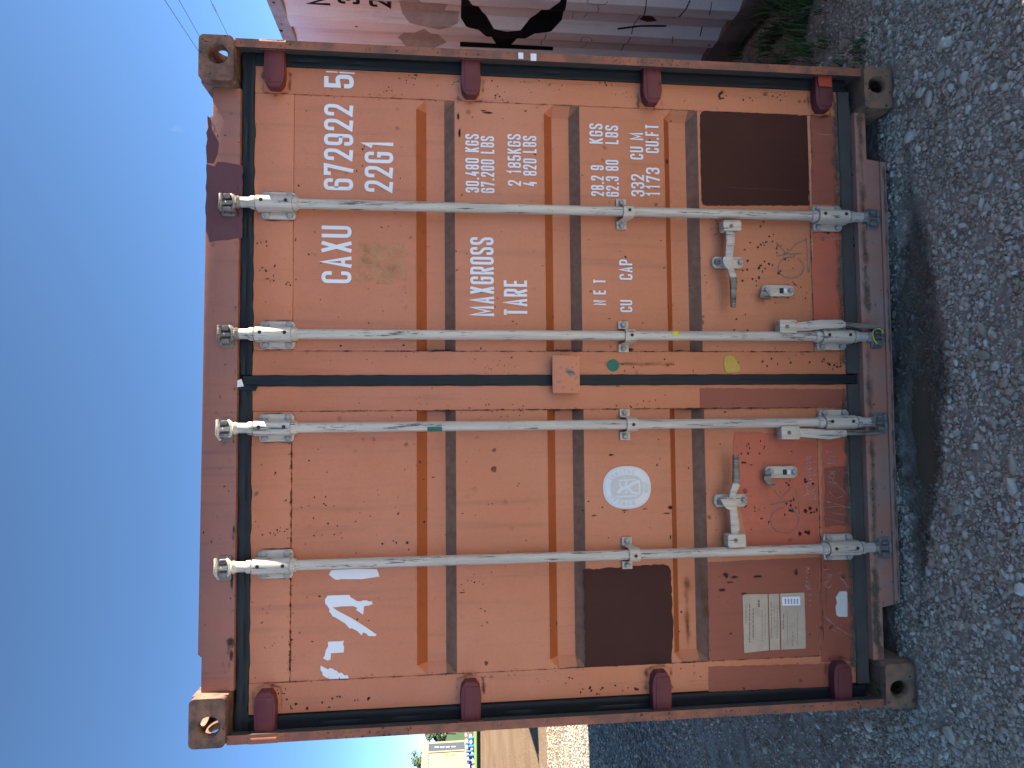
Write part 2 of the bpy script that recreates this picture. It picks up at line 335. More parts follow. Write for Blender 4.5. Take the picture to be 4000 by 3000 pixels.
# ------------------------------------------------------------------ stencil lettering (narrow round-cornered capitals)
def g(*strokes): return strokes
r_ = 1
GLY = {
 '0': g(([(0,0,r_),(0,1,r_),(1,1,r_),(1,0,r_)], True)), 'O': g(([(0,0,r_),(0,1,r_),(1,1,r_),(1,0,r_)], True)),
 'C': g(([(1,.68,0),(1,1,r_),(0,1,r_),(0,0,r_),(1,0,r_),(1,.32,0)], False)),
 'G': g(([(1,.7,0),(1,1,r_),(0,1,r_),(0,0,r_),(1,0,r_),(1,.5,0),(.5,.5,0)], False)),
 'A': g(([(0,-.07,0),(.5,1,0),(1,-.07,0)], False), ([(.2,.25,0),(.8,.25,0)], False)),
 'V': g(([(0,1.07,0),(.5,0,0),(1,1.07,0)], False)),
 'X': g(([(0,-.07,0),(1,1.07,0)], False), ([(0,1.07,0),(1,-.07,0)], False)),
 'U': g(([(0,1.07,0),(0,0,r_),(1,0,r_),(1,1.07,0)], False)),
 '6': g(([(1,.72,0),(1,1,r_),(0,1,r_),(0,0,r_),(1,0,r_),(1,.58,r_),(.1,.58,0)], False)),
 '9': g(([(0,.28,0),(0,0,r_),(1,0,r_),(1,1,r_),(0,1,r_),(0,.42,r_),(.9,.42,0)], False)),
 '7': g(([(0,.8,0),(0,1,0),(1,1,0),(.35,-.07,0)], False)),
 '2': g(([(0,.68,0),(0,1,r_),(1,1,r_),(1,.6,.5),(0,.03,0),(1.1,0,0)], False)),
 '5': g(([(1,1,0),(.04,1,0),(.04,.52,0),(1,.58,r_),(1,0,r_),(0,0,r_),(0,.3,0)], False)),
 '1': g(([(.05,.78,0),(.55,1.02,0),(.55,-.07,0)], False)),
 'M': g(([(0,-.07,0),(0,1,0),(.5,.2,0),(1,1,0),(1,-.07,0)], False)),
 'N': g(([(0,-.07,0),(0,1,0),(1,0,0),(1,1.07,0)], False)),
 'R': g(([(0,-.07,0),(0,1,0),(1,1,r_),(1,.46,r_),(.1,.46,0)], False), ([(.5,.42,0),(1.02,-.07,0)], False)),
 'P': g(([(0,-.07,0),(0,1,0),(1,1,r_),(1,.44,r_),(.1,.44,0)], False)),
 'B': g(([(0,0,0),(0,1,0),(1,1,r_),(1,.53,r_),(.1,.53,0)], False), ([(.3,.5,0),(1,.5,r_),(1,0,r_),(.1,0,0)], False)),
 'S': g(([(1,.72,0),(1,1,r_),(0,1,r_),(0,.58,r_),(1,.42,r_),(1,0,r_),(0,0,r_),(0,.28,0)], False)),
 'T': g(([(-.1,1,0),(1.1,1,0)], False), ([(.5,.92,0),(.5,-.07,0)], False)),
 'E': g(([(1,1,0),(0,1,0),(0,0,0),(1,0,0)], False), ([(.1,.5,0),(.9,.5,0)], False)),
 'F': g(([(1,1,0),(0,1,0),(0,-.07,0)], False), ([(.1,.5,0),(.9,.5,0)], False)),
 'L': g(([(0,1.07,0),(0,0,0),(1,0,0)], False)), 'I': g(([(.5,1.07,0),(.5,-.07,0)], False)),
 '3': g(([(0,.7,0),(0,1,r_),(1,1,r_),(1,.54,r_),(.35,.52,0)], False), ([(.5,.5,0),(1,.48,r_),(1,0,r_),(0,0,r_),(0,.3,0)], False)),
 '4': g(([(.62,1.05,0),(0,.25,0),(1.05,.25,0)], False), ([(.78,.55,0),(.78,-.07,0)], False)),
 '8': g(([(0,.53,r_),(0,1,r_),(1,1,r_),(1,.53,r_)], True), ([(0,0,r_),(0,.49,r_),(1,.49,r_),(1,0,r_)], True)),
 'K': g(([(0,1.07,0),(0,-.07,0)], False), ([(1,1.07,0),(.05,.42,0)], False), ([(.32,.55,0),(1.05,-.07,0)], False)),
 '.': g(([(.5,-.07,0),(.5,.09,0)], False)), 'D': g(([(0,0,0),(0,1,0),(1,1,r_),(1,0,r_)], True)),
}
def roundpath(pts, closed, rad):
    out = []; n = len(pts)
    for i, (x, z, rr) in enumerate(pts):
        p = Vector((x, z))
        if not rr or (not closed and i in (0, n-1)): out.append(p); continue
        a = Vector(pts[(i-1) % n][:2]); b = Vector(pts[(i+1) % n][:2])
        L = min(rad*rr, (a-p).length*0.495, (b-p).length*0.495)
        p0 = p+(a-p).normalized()*L; p1 = p+(b-p).normalized()*L
        for k in range(7):
            t = k/6; out.append(p0*(1-t)**2+p*2*t*(1-t)*1.0+p1*t*t)
    q = [out[0]]
    for p in out[1:]:
        if (p-q[-1]).length > 1e-5: q.append(p)
    if closed and (q[0]-q[-1]).length < 1e-5: q.pop()
    return q
def ribbon(P, closed, t):
    n = len(P); Lf = []; Rt = []
    for i in range(n):
        a = P[(i-1) % n] if (closed or i) else None; b = P[(i+1) % n] if (closed or i < n-1) else None
        d0 = (P[i]-a).normalized() if a is not None else None; d1 = (b-P[i]).normalized() if b is not None else None
        if d0 is None: d0 = d1
        if d1 is None: d1 = d0
        n0 = Vector((-d0.y, d0.x)); n1 = Vector((-d1.y, d1.x)); mm = (n0+n1)
        mm = mm.normalized() if mm.length > 1e-6 else n0
        k = 1/max(0.42, mm.dot(n1)); Lf.append(P[i]+mm*t*k/2); Rt.append(P[i]-mm*t*k/2)
    return Lf, Rt
def glyph_strokes(ch, x, z, wd, ht, t):
    res = []
    for pts, closed in GLY[ch]:
        pp = [(x+t/2+p[0]*(wd-t), z+t/2+p[1]*(ht-t) if 0 <= p[1] <= 1 else (z if p[1] < 0 else z+ht), p[2]) for p in pts]
        res.append((roundpath(pp, closed, 0.5*(wd-t)*1.1), closed))
    return res
def text_mesh(b, s, x0, x1, z0, z1, Y, weight=0.15, adv=None, face=None):
    """capitals filling the box x0..x1, z0..z1; face(u, v, depth) -> point"""
    H = z1-z0; wt = {'M': 1.3, 'I': .5, '.': .42, '1': .8, ' ': .62, 'T': .95}
    tot = sum(wt.get(c, 1) for c in s)+0.28*(len(s)-1); u = (x1-x0)/tot; x = x0; sg = 0
    t = min(weight*H, u*0.36)
    for c in s:
        cw = wt.get(c, 1)*u
        if c != ' ':
            for P, closed in glyph_strokes(c, x, z0, cw, H, t):
                sg += 1; y = Y-0.00006*(sg % 5); Lf, Rt = ribbon(P, closed, t); n = len(P)
                pt = (lambda q: face(q.x, q.y, y)) if face else (lambda q: (q.x, y, q.y))
                b.add([pt(q) for q in Lf]+[pt(q) for q in Rt],
                      [(i, (i+1) % n, n+(i+1) % n, n+i) for i in range(n if closed else n-1)])
        x += cw+0.28*u
def pencil(b, pts, Y, t):
    P = [Vector(p) for p in pts]; Lf, Rt = ribbon(P, False, t); n = len(P)
    b.k = getattr(b, 'k', 0)+1; y = Y-0.00003*(b.k % 20)
    b.add([(q.x, y, q.y) for q in Lf]+[(q.x, y, q.y) for q in Rt], [(i, i+1, n+i+1, n+i) for i in range(n-1)], 0,
          [random.uniform(.5, 1) for _ in range(2*n)])

# ================================================================== ground
def vnoise(x, y, seed, cell):
    r = np.random.default_rng(seed); T = r.random((256, 256))
    gx, gy = x/cell, y/cell; ix = np.floor(gx).astype(int); iy = np.floor(gy).astype(int); fx = gx-ix; fy = gy-iy
    fx = fx*fx*(3-2*fx); fy = fy*fy*(3-2*fy); a = T[ix % 256, iy % 256]; b = T[(ix+1) % 256, iy % 256]
    c = T[ix % 256, (iy+1) % 256]; d = T[(ix+1) % 256, (iy+1) % 256]
    return (a*(1-fx)+b*fx)*(1-fy)+(c*(1-fx)+d*fx)*fy
PUD = [(G(3575, 1610), 0.12, 0.06), (G(3600, 1800), 0.10, 0.055), (G(3560, 1720), 0.10, 0.04)]
def height(x, y):
    h = (vnoise(x, y, 1, 0.55)-.5)*0.030+(vnoise(x, y, 2, 0.16)-.5)*0.014+(vnoise(x, y, 3, 0.05)-.5)*0.006
    fade = np.clip(1-(np.hypot(x, y)-9)/20, 0.15, 1); h = h*fade-0.004
    for c, rx, ry in PUD: h = h-0.020*np.exp(-((x-c.x)/rx)**2-((y-c.y)/ry)**2)
    h = h-0.018*np.exp(-((x-0.1)/0.8)**4-((y+0.06)/0.13)**2)             # rut worn under the sill
    for cx in (1.14, -1.14):                                              # packed flat under the castings
        k = np.exp(-((x-cx)/0.16)**4-((y-0.09)/0.16)**4); h = h*(1-k)-0.003*k
    return h
def axis(lo, hi, a, b, step, far):
    mid = np.arange(a, b, step); L = [a]; s = step
    while L[-1] > lo: s *= 1.22; L.append(L[-1]-s)
    H = [b]; s = step
    while H[-1] < hi: s *= 1.22; H.append(H[-1]+s)
    return np.array(sorted(set(L[1:]))+list(mid)+H)
gx = axis(-320, 320, -4.6, 2.3, 0.025, 0); gy = axis(-40, 600, -0.95, 3.2, 0.025, 0)
XX, YY = np.meshgrid(gx, gy, indexing='ij'); ZZ = height(XX, YY)
n0, n1 = XX.shape; idx = np.arange(n0*n1).reshape(n0, n1)
q = np.stack([idx[:-1,:-1], idx[1:,:-1], idx[1:,1:], idx[:-1,1:]], -1).reshape(-1, 4)
def npmesh(name, V, F):
    me = bpy.data.meshes.new(name); nf, k = F.shape
    me.vertices.add(len(V)); me.vertices.foreach_set('co', V.astype(np.float32).ravel())
    me.loops.add(nf*k); me.loops.foreach_set('vertex_index', F.astype(np.int32).ravel())
    me.polygons.add(nf); me.polygons.foreach_set('loop_start', (np.arange(nf)*k).astype(np.int32))
    me.polygons.foreach_set('loop_total', np.full(nf, k, np.int32)); me.update(); me.validate()
    return me
def ground_material():
    m, nt, p = mat('gravel_yard'); c = obco(nt)
    sep = nt.nodes.new('ShaderNodeSeparateXYZ'); nt.links.new(c, sep.inputs[0])
    n1 = noise(nt, c, 1.3, 6, 0.65); n2 = noise(nt, c, 9, 6, 0.7); n3 = noise(nt, c, 60, 4, 0.7)
    mud = mix(nt, ramp(nt, n2, 0.3, 0.7), (0.19, 0.14, 0.09), (0.46, 0.385, 0.29))
    mud = mix(nt, math_(nt, 'MULTIPLY', ramp(nt, n3, 0.45, 0.7), 0.55), mud, (0.50, 0.41, 0.30))
    v = nt.nodes.new('ShaderNodeTexVoronoi'); nt.links.new(c, v.inputs['Vector']); v.inputs['Scale'].default_value = 26
    sc = nt.nodes.new('ShaderNodeSeparateColor'); nt.links.new(v.outputs['Color'], sc.inputs[0])
    grv = mix(nt, sc.outputs[0], (0.36, 0.325, 0.28), (0.64, 0.59, 0.52))
    grv = mix(nt, ramp(nt, v.outputs['Distance'], 0.35, 0.75), grv, (0.06, 0.05, 0.042))
    far = ramp(nt, math_(nt, 'ADD', sep.outputs[1], math_(nt, 'MULTIPLY', n1, 2.0)), 2.2, 4.6)   # the worn lane has fine stone on top
    near = ramp(nt, math_(nt, 'ADD', sep.outputs[1], math_(nt, 'MULTIPLY', n1, 0.6)), -0.35, -0.95)
    grv = mix(nt, far, grv, mix(nt, 0.5, grv, (0.10, 0.075, 0.05)))
    far = math_(nt, 'MAXIMUM', far, near)
    colr = mix(nt, math_(nt, 'MULTIPLY', far, 0.9), mud, grv)
    sand = mix(nt, ramp(nt, noise(nt, c, 0.5, 8, 0.7), 0.35, 0.65), (0.135, 0.08, 0.04), (0.18, 0.12, 0.068))
    sand = mix(nt, math_(nt, 'MULTIPLY', ramp(nt, noise(nt, mapping(nt, c, (1.4, 0.25, 1)), 3, 6, 0.7), 0.5, 0.7), 0.5), sand, (0.10, 0.055, 0.026))
    sf = ramp(nt, math_(nt, 'ADD', sep.outputs[1], math_(nt, 'MULTIPLY', n1, 5.0)), 8.0, 13.0)
    colr = mix(nt, sf, colr, sand)
    grass = ramp(nt, math_(nt, 'ADD', sep.outputs[1], math_(nt, 'MULTIPLY', n1, 8.0)), 46, 52)
    colr = mix(nt, grass, colr, (0.06, 0.10, 0.03))
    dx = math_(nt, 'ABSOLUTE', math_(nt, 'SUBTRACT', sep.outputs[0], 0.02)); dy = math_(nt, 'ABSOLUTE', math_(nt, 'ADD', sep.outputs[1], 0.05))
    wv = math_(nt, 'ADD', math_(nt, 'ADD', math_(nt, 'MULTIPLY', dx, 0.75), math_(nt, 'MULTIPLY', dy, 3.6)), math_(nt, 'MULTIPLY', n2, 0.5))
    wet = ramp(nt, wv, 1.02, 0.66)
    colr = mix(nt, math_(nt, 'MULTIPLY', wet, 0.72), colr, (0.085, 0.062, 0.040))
    nt.links.new(colr, p.inputs['Base Color'])
    nt.links.new(ramp(nt, wet, 0, 1, 0.95, 0.45), p.inputs['Roughness']); p.inputs['Specular IOR Level'].default_value = 0.25
    h = math_(nt, 'ADD', math_(nt, 'MULTIPLY', n3, 0.5), math_(nt, 'SUBTRACT', 1.0, v.outputs['Distance']))
    bump(nt, p, h, 0.7, 0.012)
    return m
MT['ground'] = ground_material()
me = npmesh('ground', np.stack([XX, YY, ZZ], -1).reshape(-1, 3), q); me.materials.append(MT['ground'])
me.polygons.foreach_set('use_smooth', np.ones(len(q), bool))
ground = link('ground', me, kind='structure')

# shallow water standing in the rut
mw, nt, p = mat('muddy_water'); p.inputs['Base Color'].default_value = (0.13, 0.10, 0.062, 1); p.inputs['Roughness'].default_value = 0.22
p.inputs['IOR'].default_value = 1.33
b = MB(); wl = -0.0275
for c, rx, ry in PUD[:2]:
    n = 28; b.add([(c.x+rx*1.1*math.cos(2*math.pi*k/n), c.y+ry*1.1*math.sin(2*math.pi*k/n), wl) for k in range(n)], [tuple(range(n))])
    wl += 0.0006
b.build('puddle_water', mw, kind='structure')

# ------------------------------------------------------------------ gravel
def ico(sub, seed, squash):
    bm = bmesh.new(); bmesh.ops.create_icosphere(bm, subdivisions=sub, radius=1); r = random.Random(seed)
    ax = [Vector((r.gauss(0,1), r.gauss(0,1), r.gauss(0,1))).normalized() for _ in range(7)]; cut = [r.uniform(0.55, 0.9) for _ in ax]
    for v in bm.verts:
        for a, k in zip(ax, cut):                                       # crushed stone: flat broken faces
            d = v.co.dot(a)
            if d > k: v.co -= a*(d-k)
        v.co *= r.uniform(0.93, 1.07); v.co.x *= squash[0]; v.co.y *= squash[1]; v.co.z *= squash[2]
    bm.verts.index_update()
    V = np.array([v.co[:] for v in bm.verts]); Fc = np.array([[v.index for v in f.verts] for f in bm.faces]); bm.free()
    return V, Fc
SQ = [(1.2,.85,.6), (1,.9,.75), (1.35,.8,.5), (1.1,1,.55), (1.25,.7,.7), (1,.8,.45)]
T2 = [ico(2, 10+i, s) for i, s in enumerate(SQ)]; T1 = [ico(1, 30+i, s) for i, s in enumerate(SQ)]
def stone_material(name, attr, wetmask=True):
    m, nt, p = mat(name); c = nt.nodes.new('ShaderNodeNewGeometry').outputs['Position']
    if attr: a = nt.nodes.new('ShaderNodeAttribute'); a.attribute_name = 'tone'; t = a.outputs['Fac']
    else: t = nt.nodes.new('ShaderNodeObjectInfo').outputs['Random']
    cr = nt.nodes.new('ShaderNodeValToRGB'); nt.links.new(t, cr.inputs[0]); e = cr.color_ramp.elements
    e[0].position = 0; e[0].color = (0.30, 0.22, 0.14, 1); e[1].position = 1; e[1].color = (0.84, 0.74, 0.56, 1)
    for pos, cc in ((.22, (0.50,.40,.28)), (.42, (0.63,.52,.385)), (.58, (0.52,.37,.23)), (.68, (0.68,.575,.43)), (.80, (0.56,.40,.25)), (.88, (0.75,.65,.49))):
        k = e.new(pos); k.color = (*cc, 1)
    n = noise(nt, c, 55, 4, 0.65)
    colr = mix(nt, math_(nt, 'MULTIPLY', ramp(nt, n, 0.3, 0.7), 0.18), cr.outputs[0], (0.24, 0.19, 0.14))
    sep = nt.nodes.new('ShaderNodeSeparateXYZ'); nt.links.new(c, sep.inputs[0])
    n2 = noise(nt, c, 9, 6, 0.7)
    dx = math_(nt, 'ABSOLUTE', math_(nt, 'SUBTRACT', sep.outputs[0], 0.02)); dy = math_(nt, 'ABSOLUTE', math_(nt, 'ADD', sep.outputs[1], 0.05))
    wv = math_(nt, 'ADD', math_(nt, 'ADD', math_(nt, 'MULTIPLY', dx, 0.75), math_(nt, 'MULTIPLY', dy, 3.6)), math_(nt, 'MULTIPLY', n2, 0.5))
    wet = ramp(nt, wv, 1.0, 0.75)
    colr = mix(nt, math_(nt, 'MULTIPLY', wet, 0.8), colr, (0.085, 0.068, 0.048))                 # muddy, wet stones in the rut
    nt.links.new(colr, p.inputs['Base Color']); p.inputs['Roughness'].default_value = 0.85; p.inputs['Specular IOR Level'].default_value = 0.25
    bump(nt, p, noise(nt, c, 240, 3), 0.35, 0.003)
    return m
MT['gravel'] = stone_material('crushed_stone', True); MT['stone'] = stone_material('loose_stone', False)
def visible(x, y):
    d = np.stack([x-CAM.x, y-CAM.y, -CAM.z+0*x], -1); q = d@np.array(fw)
    px = 2000-d@np.array(up)/q*FPX; py = 1500-d@np.array(rt)/q*FPX
    return (q > 0.2) & (px > 1700) & (px < 4600) & (py > -700) & (py < 3700), q
def mudmask(x, y):                                                     # bare muddy places
    m = vnoise(x, y, 11, 0.42)*0.6+vnoise(x, y, 12, 0.15)*0.4
    k = m < 0.31
    k |= (np.abs((x-0.0)*0.42)+np.abs(y+0.02)*2.0 < 0.33+0.16*(vnoise(x, y, 13, 0.12)-.5)) & (vnoise(x, y, 14, 0.07) < 0.75)
    k |= (x > 1.25) & (x < 2.0) & (y > 0.2+0.3*vnoise(x, y, 15, 0.3))
    return k
def blocked(x, y):
    u = (np.abs(x) < 1.20) & (y > 0.10)
    for cx in (1.14, -1.14): u |= (np.abs(x-cx) < 0.088) & (y > -0.012) & (y < 0.19)
    u |= (x > 1.98) & (y > -0.36)
    return u
def scatter(n, x0, x1, y0, y1, smin, smax, temps, sink, keepmud, seed):
    r = np.random.default_rng(seed); x = r.uniform(x0, x1, n); y = r.uniform(y0, y1, n)
    vis, q = visible(x, y); k = vis & ~blocked(x, y) & (~mudmask(x, y) | (r.random(n) < keepmud)); x = x[k]; y = y[k]; n = len(x)
    s = smin+(smax-smin)*r.random(n)**2.6; z = height(x, y)+s*sink
    VV = []; FF = []; TN = []; base = 0; tone = r.random(n)
    for ti, (V, Fc) in enumerate(temps):
        ii = np.nonzero(np.arange(n) % len(temps) == ti)[0]; m = len(ii)
        if not m: continue
        az = r.uniform(0, 2*np.pi, m); tx = r.normal(0, 0.35, m); ty = r.normal(0, 0.35, m)
        ca, sa = np.cos(az), np.sin(az); P = V[None]*s[ii, None, None]
        a, bb, cc = P[...,0].copy(), P[...,1].copy(), P[...,2].copy()
        bb, cc = bb*np.cos(tx)[:,None]-cc*np.sin(tx)[:,None], bb*np.sin(tx)[:,None]+cc*np.cos(tx)[:,None]
        a, cc = a*np.cos(ty)[:,None]+cc*np.sin(ty)[:,None], -a*np.sin(ty)[:,None]+cc*np.cos(ty)[:,None]
        a, bb = a*ca[:,None]-bb*sa[:,None], a*sa[:,None]+bb*ca[:,None]
        P = np.stack([a+x[ii,None], bb+y[ii,None], cc+z[ii,None]], -1)
        VV.append(P.reshape(-1, 3)); k = len(V)
        FF.append((Fc[None]+(np.arange(m)*k)[:,None,None]).reshape(-1, 3)+base); base += m*k
        TN.append(np.repeat(tone[ii], k))
    return np.concatenate(VV), np.concatenate(FF), np.concatenate(TN)
def gravel(name, parts):
    V = []; F = []; T = []; b0 = 0
    for v, f, t in parts: V.append(v); F.append(f+b0); T.append(t); b0 += len(v)
    V = np.concatenate(V); me = npmesh(name, V, np.concatenate(F)); me.materials.append(MT['gravel'])
    me.attributes.new('tone', 'FLOAT', 'POINT').data.foreach_set('value', np.concatenate(T).astype(np.float32))
    return link(name, me, ground, kind='stuff')
gravel('gravel', [
    scatter(15000, -2.7, 2.1, -0.85, 0.4, 0.006, 0.017, T2, 0.05, 0.12, 1),
    scatter(34000, -2.7, 2.1, -0.85, 0.4, 0.005, 0.0115, T1, 0.12, 0.30, 8),
    scatter(34000, -2.7, 2.1, -0.85, 0.4, 0.003, 0.008, T1, 0.0, 0.45, 2),
    scatter(17000, -5.0, -1.15, -0.6, 2.6, 0.006, 0.017, T1, 0.0, 0.25, 3),
    scatter(24000, -5.0, -1.15, -0.6, 2.6, 0.004, 0.010, T1, 0.0, 0.5, 4),
    scatter(26000, -7.5, -1.15, 2.4, 9.0, 0.007, 0.020, T1, 0.2, 0.5, 5),
    scatter(1800, 1.15, 2.0, 0.1, 1.2, 0.005, 0.016, T1, 0.2, 0.2, 6)])
# the larger stones, each one picked out
tm = []
for i, (V, Fc) in enumerate(T2):
    me = npmesh('stone', V, Fc); me.materials.append(MT['stone']); tm.append(me)
rs = np.random.default_rng(21); cnt = 0
while cnt < 260:
    x, y = rs.uniform(-2.6, 2.0), rs.uniform(-0.8, 0.35)
    if cnt > 170: x, y = rs.uniform(-4.2, -1.2), rs.uniform(-0.4, 2.2)
    ax, ay = np.array([x]), np.array([y]); v, _ = visible(ax, ay)
    if not v[0] or blocked(ax, ay)[0] or (mudmask(ax, ay)[0] and rs.random() < 0.8): continue
    s = 0.013+0.018*rs.random()**2.5
    o = link('stone', tm[cnt % 6], ground); o.location = (x, y, float(height(ax, ay)[0])+s*0.22)
    o.scale = (s, s, s*rs.uniform(0.8, 1.1)); o.rotation_euler = (rs.normal(0, .3), rs.normal(0, .3), rs.uniform(0, 6.28)); cnt += 1

# grass in the gap between the two containers
mg, nt, p = mat('grass_blade'); a = nt.nodes.new('ShaderNodeAttribute'); a.attribute_name = 'a'
nt.links.new(mix(nt, a.outputs['Fac'], (0.038, 0.085, 0.02), (0.12, 0.17, 0.045)), p.inputs['Base Color']); p.inputs['Roughness'].default_value = 0.55
def tuft(b, x, y, n, L, lean=1.0):
    z = float(height(np.array([x]), np.array([y]))[0])
    for _ in range(n):
        t = random.uniform(0, 6.28); rr = random.uniform(0, .05); bx, by = x+rr*math.cos(t), y+rr*math.sin(t)
        l = L*random.uniform(.45, 1); d = random.uniform(0, 6.28); ln = random.uniform(.2, .9)*lean; wd = random.uniform(.0025, .005); vs = []; c = random.random(); al = []
        for k in range(6):
            u = k/5; h = l*(u-0.30*ln*u*u); o = l*ln*u*u*.8; w_ = wd*(1-u*u)
            cx, cy = bx+math.cos(d)*o, by+math.sin(d)*o; sx, sy = -math.sin(d)*w_, math.cos(d)*w_
            vs += [(cx-sx, cy-sy, z+h), (cx+sx, cy+sy, z+h)]; al += [c, c]
        b.add(vs, [(2*k, 2*k+1, 2*k+3, 2*k+2) for k in range(5)], 0, al)
b = MB(); b.has = True
for _ in range(26): tuft(b, random.uniform(1.5, 2.0), random.uniform(0.45, 1.35), 26, random.uniform(.12, .28))
for _ in range(16): tuft(b, random.uniform(1.3, 1.95), random.uniform(0.15, .6), 12, random.uniform(.05, .12), 1.3)
for _ in range(7): tuft(b, random.uniform(1.3, 1.9), random.uniform(-.15, .2), 7, random.uniform(.03, .07), 1.4)
b.build('grass', mg, recalc=False, kind='stuff', label='dark green grass growing in the gap between the two containers', category='grass')

# ================================================================== the orange container
box = empty('shipping_container', (0, 0, 0), 'weathered orange shipping container with closed double doors facing the viewer', 'container')
DF, PF = 0.078, 0.081            # depth of the door frame tubes and of the door sheets
# ---- corner castings
def ringplate(b, O, U, V, N, w, h, rad, hx, hy, rx, ry, th):
    O, U, V, N = map(Vector, (O, U, V, N)); o0 = rrect(-w/2, w/2, -h/2, h/2, rad, 6); out = []
    for i_, (x_, y_) in enumerate(o0):
        x2_, y2_ = o0[(i_+1) % len(o0)]; k_ = max(1, int(math.hypot(x2_-x_, y2_-y_)/0.012)); out += [(x_+(x2_-x_)*j/k_, y_+(y2_-y_)*j/k_) for j in range(k_)]
    n = len(out); A = []; Bp = []
    for x, y in out:
        t = math.atan2((y-hy)/ry, (x-hx)/rx); A.append(O+U*x+V*y); Bp.append(O+U*(hx+rx*math.cos(t))+V*(hy+ry*math.sin(t)))
    Bi = [O+(q-O)*1.0-N*0.006 for q in Bp]; Bp2 = [q+(q-(O+U*hx+V*hy)).normalized()*0.005 for q in Bp]
    Bk = [q-N*th for q in Bp]; Ak = [q-N*th for q in A]; r = range(n)
    vs = A+Bp2+Bi+Bk+Ak
    fs = [(i, (i+1)%n, n+(i+1)%n, n+i) for i in r]+[(n+i, n+(i+1)%n, 2*n+(i+1)%n, 2*n+i) for i in r]
    fs += [(2*n+i, 2*n+(i+1)%n, 3*n+(i+1)%n, 3*n+i) for i in r]+[(3*n+i, 3*n+(i+1)%n, 4*n+(i+1)%n, 4*n+i) for i in r]+[(4*n+i, 4*n+(i+1)%n, (i+1)%n, i) for i in r]
    b.add(vs, fs)
def casting(parent, sx, top, yf, yd, m, X=1.219, H=2.591, x0=0.0, z0=0.0):
    """yf: outer end depth, yd: +1 if the box runs to larger Y"""
    b = MB(); w_, h_, l_ = 0.162, 0.118, 0.178; cz = z0+(H-h_/2 if top else h_/2); xo = x0+sx*X; cx = xo-sx*w_/2; s = 1 if top else -1
    hr = (0.032, 0.034) if top else (0.030, 0.034)
    ringplate(b, (cx, yf, cz), (1,0,0), (0,0,1), (0,-yd,0), w_, h_, 0.018, sx*0.012, -s*0.004, *hr, 0.028)
    yc = yf+yd*(0.0285+(l_-0.0285)/2)
    ringplate(b, (xo, yc, cz), (0,1,0), (0,0,1), (sx,0,0), l_-0.0285, h_, 0.006, -yd*0.004, -s*0.006, 0.042, 0.03, 0.026)
    ringplate(b, (cx, yc, cz+s*h_/2), (1,0,0), (0,1,0), (0,0,s), w_-0.053, l_-0.0295, 0.006, 0, 0, 0.044, 0.06, 0.022)
    xi = xo-sx*w_; b.box(xi, xi+sx*0.026, yf+yd*0.0285, yf+yd*l_, cz-h_/2, cz+h_/2, bev=0.004)
    b.box(xi+sx*0.0265, xo-sx*0.0265, yf+yd*0.0285, yf+yd*l_, cz-s*h_/2, cz-s*(h_/2-0.02))
    b.box(xi+sx*0.0265, xo-sx*0.0265, yf+yd*(l_-0.02), yf+yd*l_, cz-s*(h_/2-0.0205), cz+s*(h_/2-0.0265))
    return b.build('corner_casting', m, parent, smooth=True)
for sx in (1, -1):
    for top in (True, False):
        casting(box, sx, top, 0.0, 1, MT['casting'] if top else MT['casting_low'])
        casting(box, sx, top, 6.058, -1, MT['casting'] if top else MT['casting_low'])
# ---- frame
b = MB(); b.prism([(-1.057,2.463),(1.057,2.463),(1.057,2.560),(0.955,2.560),(0.945,2.578),(-0.93,2.584),(-0.94,2.572),(-1.057,2.572)], 0.055, 0.16, bev=0.006)
header = b.build('header_beam', MT['header'], box, smooth=True)
b = MB(); b.prism([(-1.057,0.090),(-0.862,0.090),(-0.850,0.026),(0.862,0.018),(0.872,0.088),(1.057,0.088),(1.057,0.134),(-1.057,0.134)], 0.045, 0.15, bev=0.004)
b.prism([(-0.846,0.024),(0.858,0.016),(0.858,0.040),(-0.846,0.046)], 0.034, 0.0449, bev=0.003)
sill = b.build('sill_beam', MT['sill'], box, smooth=True)
for sx in (1, -1):
    b = MB(); x0, x1, x2 = sx*1.219, sx*1.188, sx*1.203
    def seg(za, zb):
        vs = [(x0,.016,za),(x1,.016,za),(x2,.085,za),(x2,.175,za),(x0,.175,za)]+[(x0,.016,zb),(x1,.016,zb),(x2,.085,zb),(x2,.175,zb),(x0,.175,zb)]
        b.add(vs, [(0,1,6,5),(2,3,8,7),(3,4,9,8),(4,0,5,9),(0,1,2,3,4),(5,6,7,8,9)]); b.add([vs[1],vs[2],vs[7],vs[6]], [(0,1,2,3)], 1)
    seg(0.1185, 2.4725)
    b.build('corner_post', [MT['frame'], MT['rubber_dusty']], box)
def corrugated(b, x, y0, y1, z0, z1, per, dep, s):
    """upright trapezoid corrugation of a long side, outer face at x, s = outward sign"""
    ys = []; y = y0
    while y < y1-per*0.5:
        for f, d in ((0, 0), (.26, 0), (.5, 1), (.76, 1)): ys.append((y+f*per, d))
        y += per
    ys.append((y1, 0)); vs = []
    for yy, d in ys: vs += [(x-s*dep*d, yy, z0), (x-s*dep*d, yy, z1)]
    b.add(vs, [(2*i, 2*i+2, 2*i+3, 2*i+1) for i in range(len(ys)-1)])
for sx in (1, -1):
    b = MB(); corrugated(b, sx*1.21, 0.18, 5.88, 0.16, 2.50, 0.278, 0.036, sx); b.build('side_wall', MT['orange_dirty'], box, recalc=False)
    b = MB(); b.box(sx*1.215, sx*1.14, 0.18, 5.88, 2.50, 2.565); b.build('top_rail', MT['frame'], box)
    b = MB(); b.box(sx*1.215, sx*1.12, 0.18, 5.88, 0.03, 0.158); b.build('bottom_rail', MT['frame'], box)
b = MB(); ys = np.arange(0.165, 5.90, 0.10); vs = []
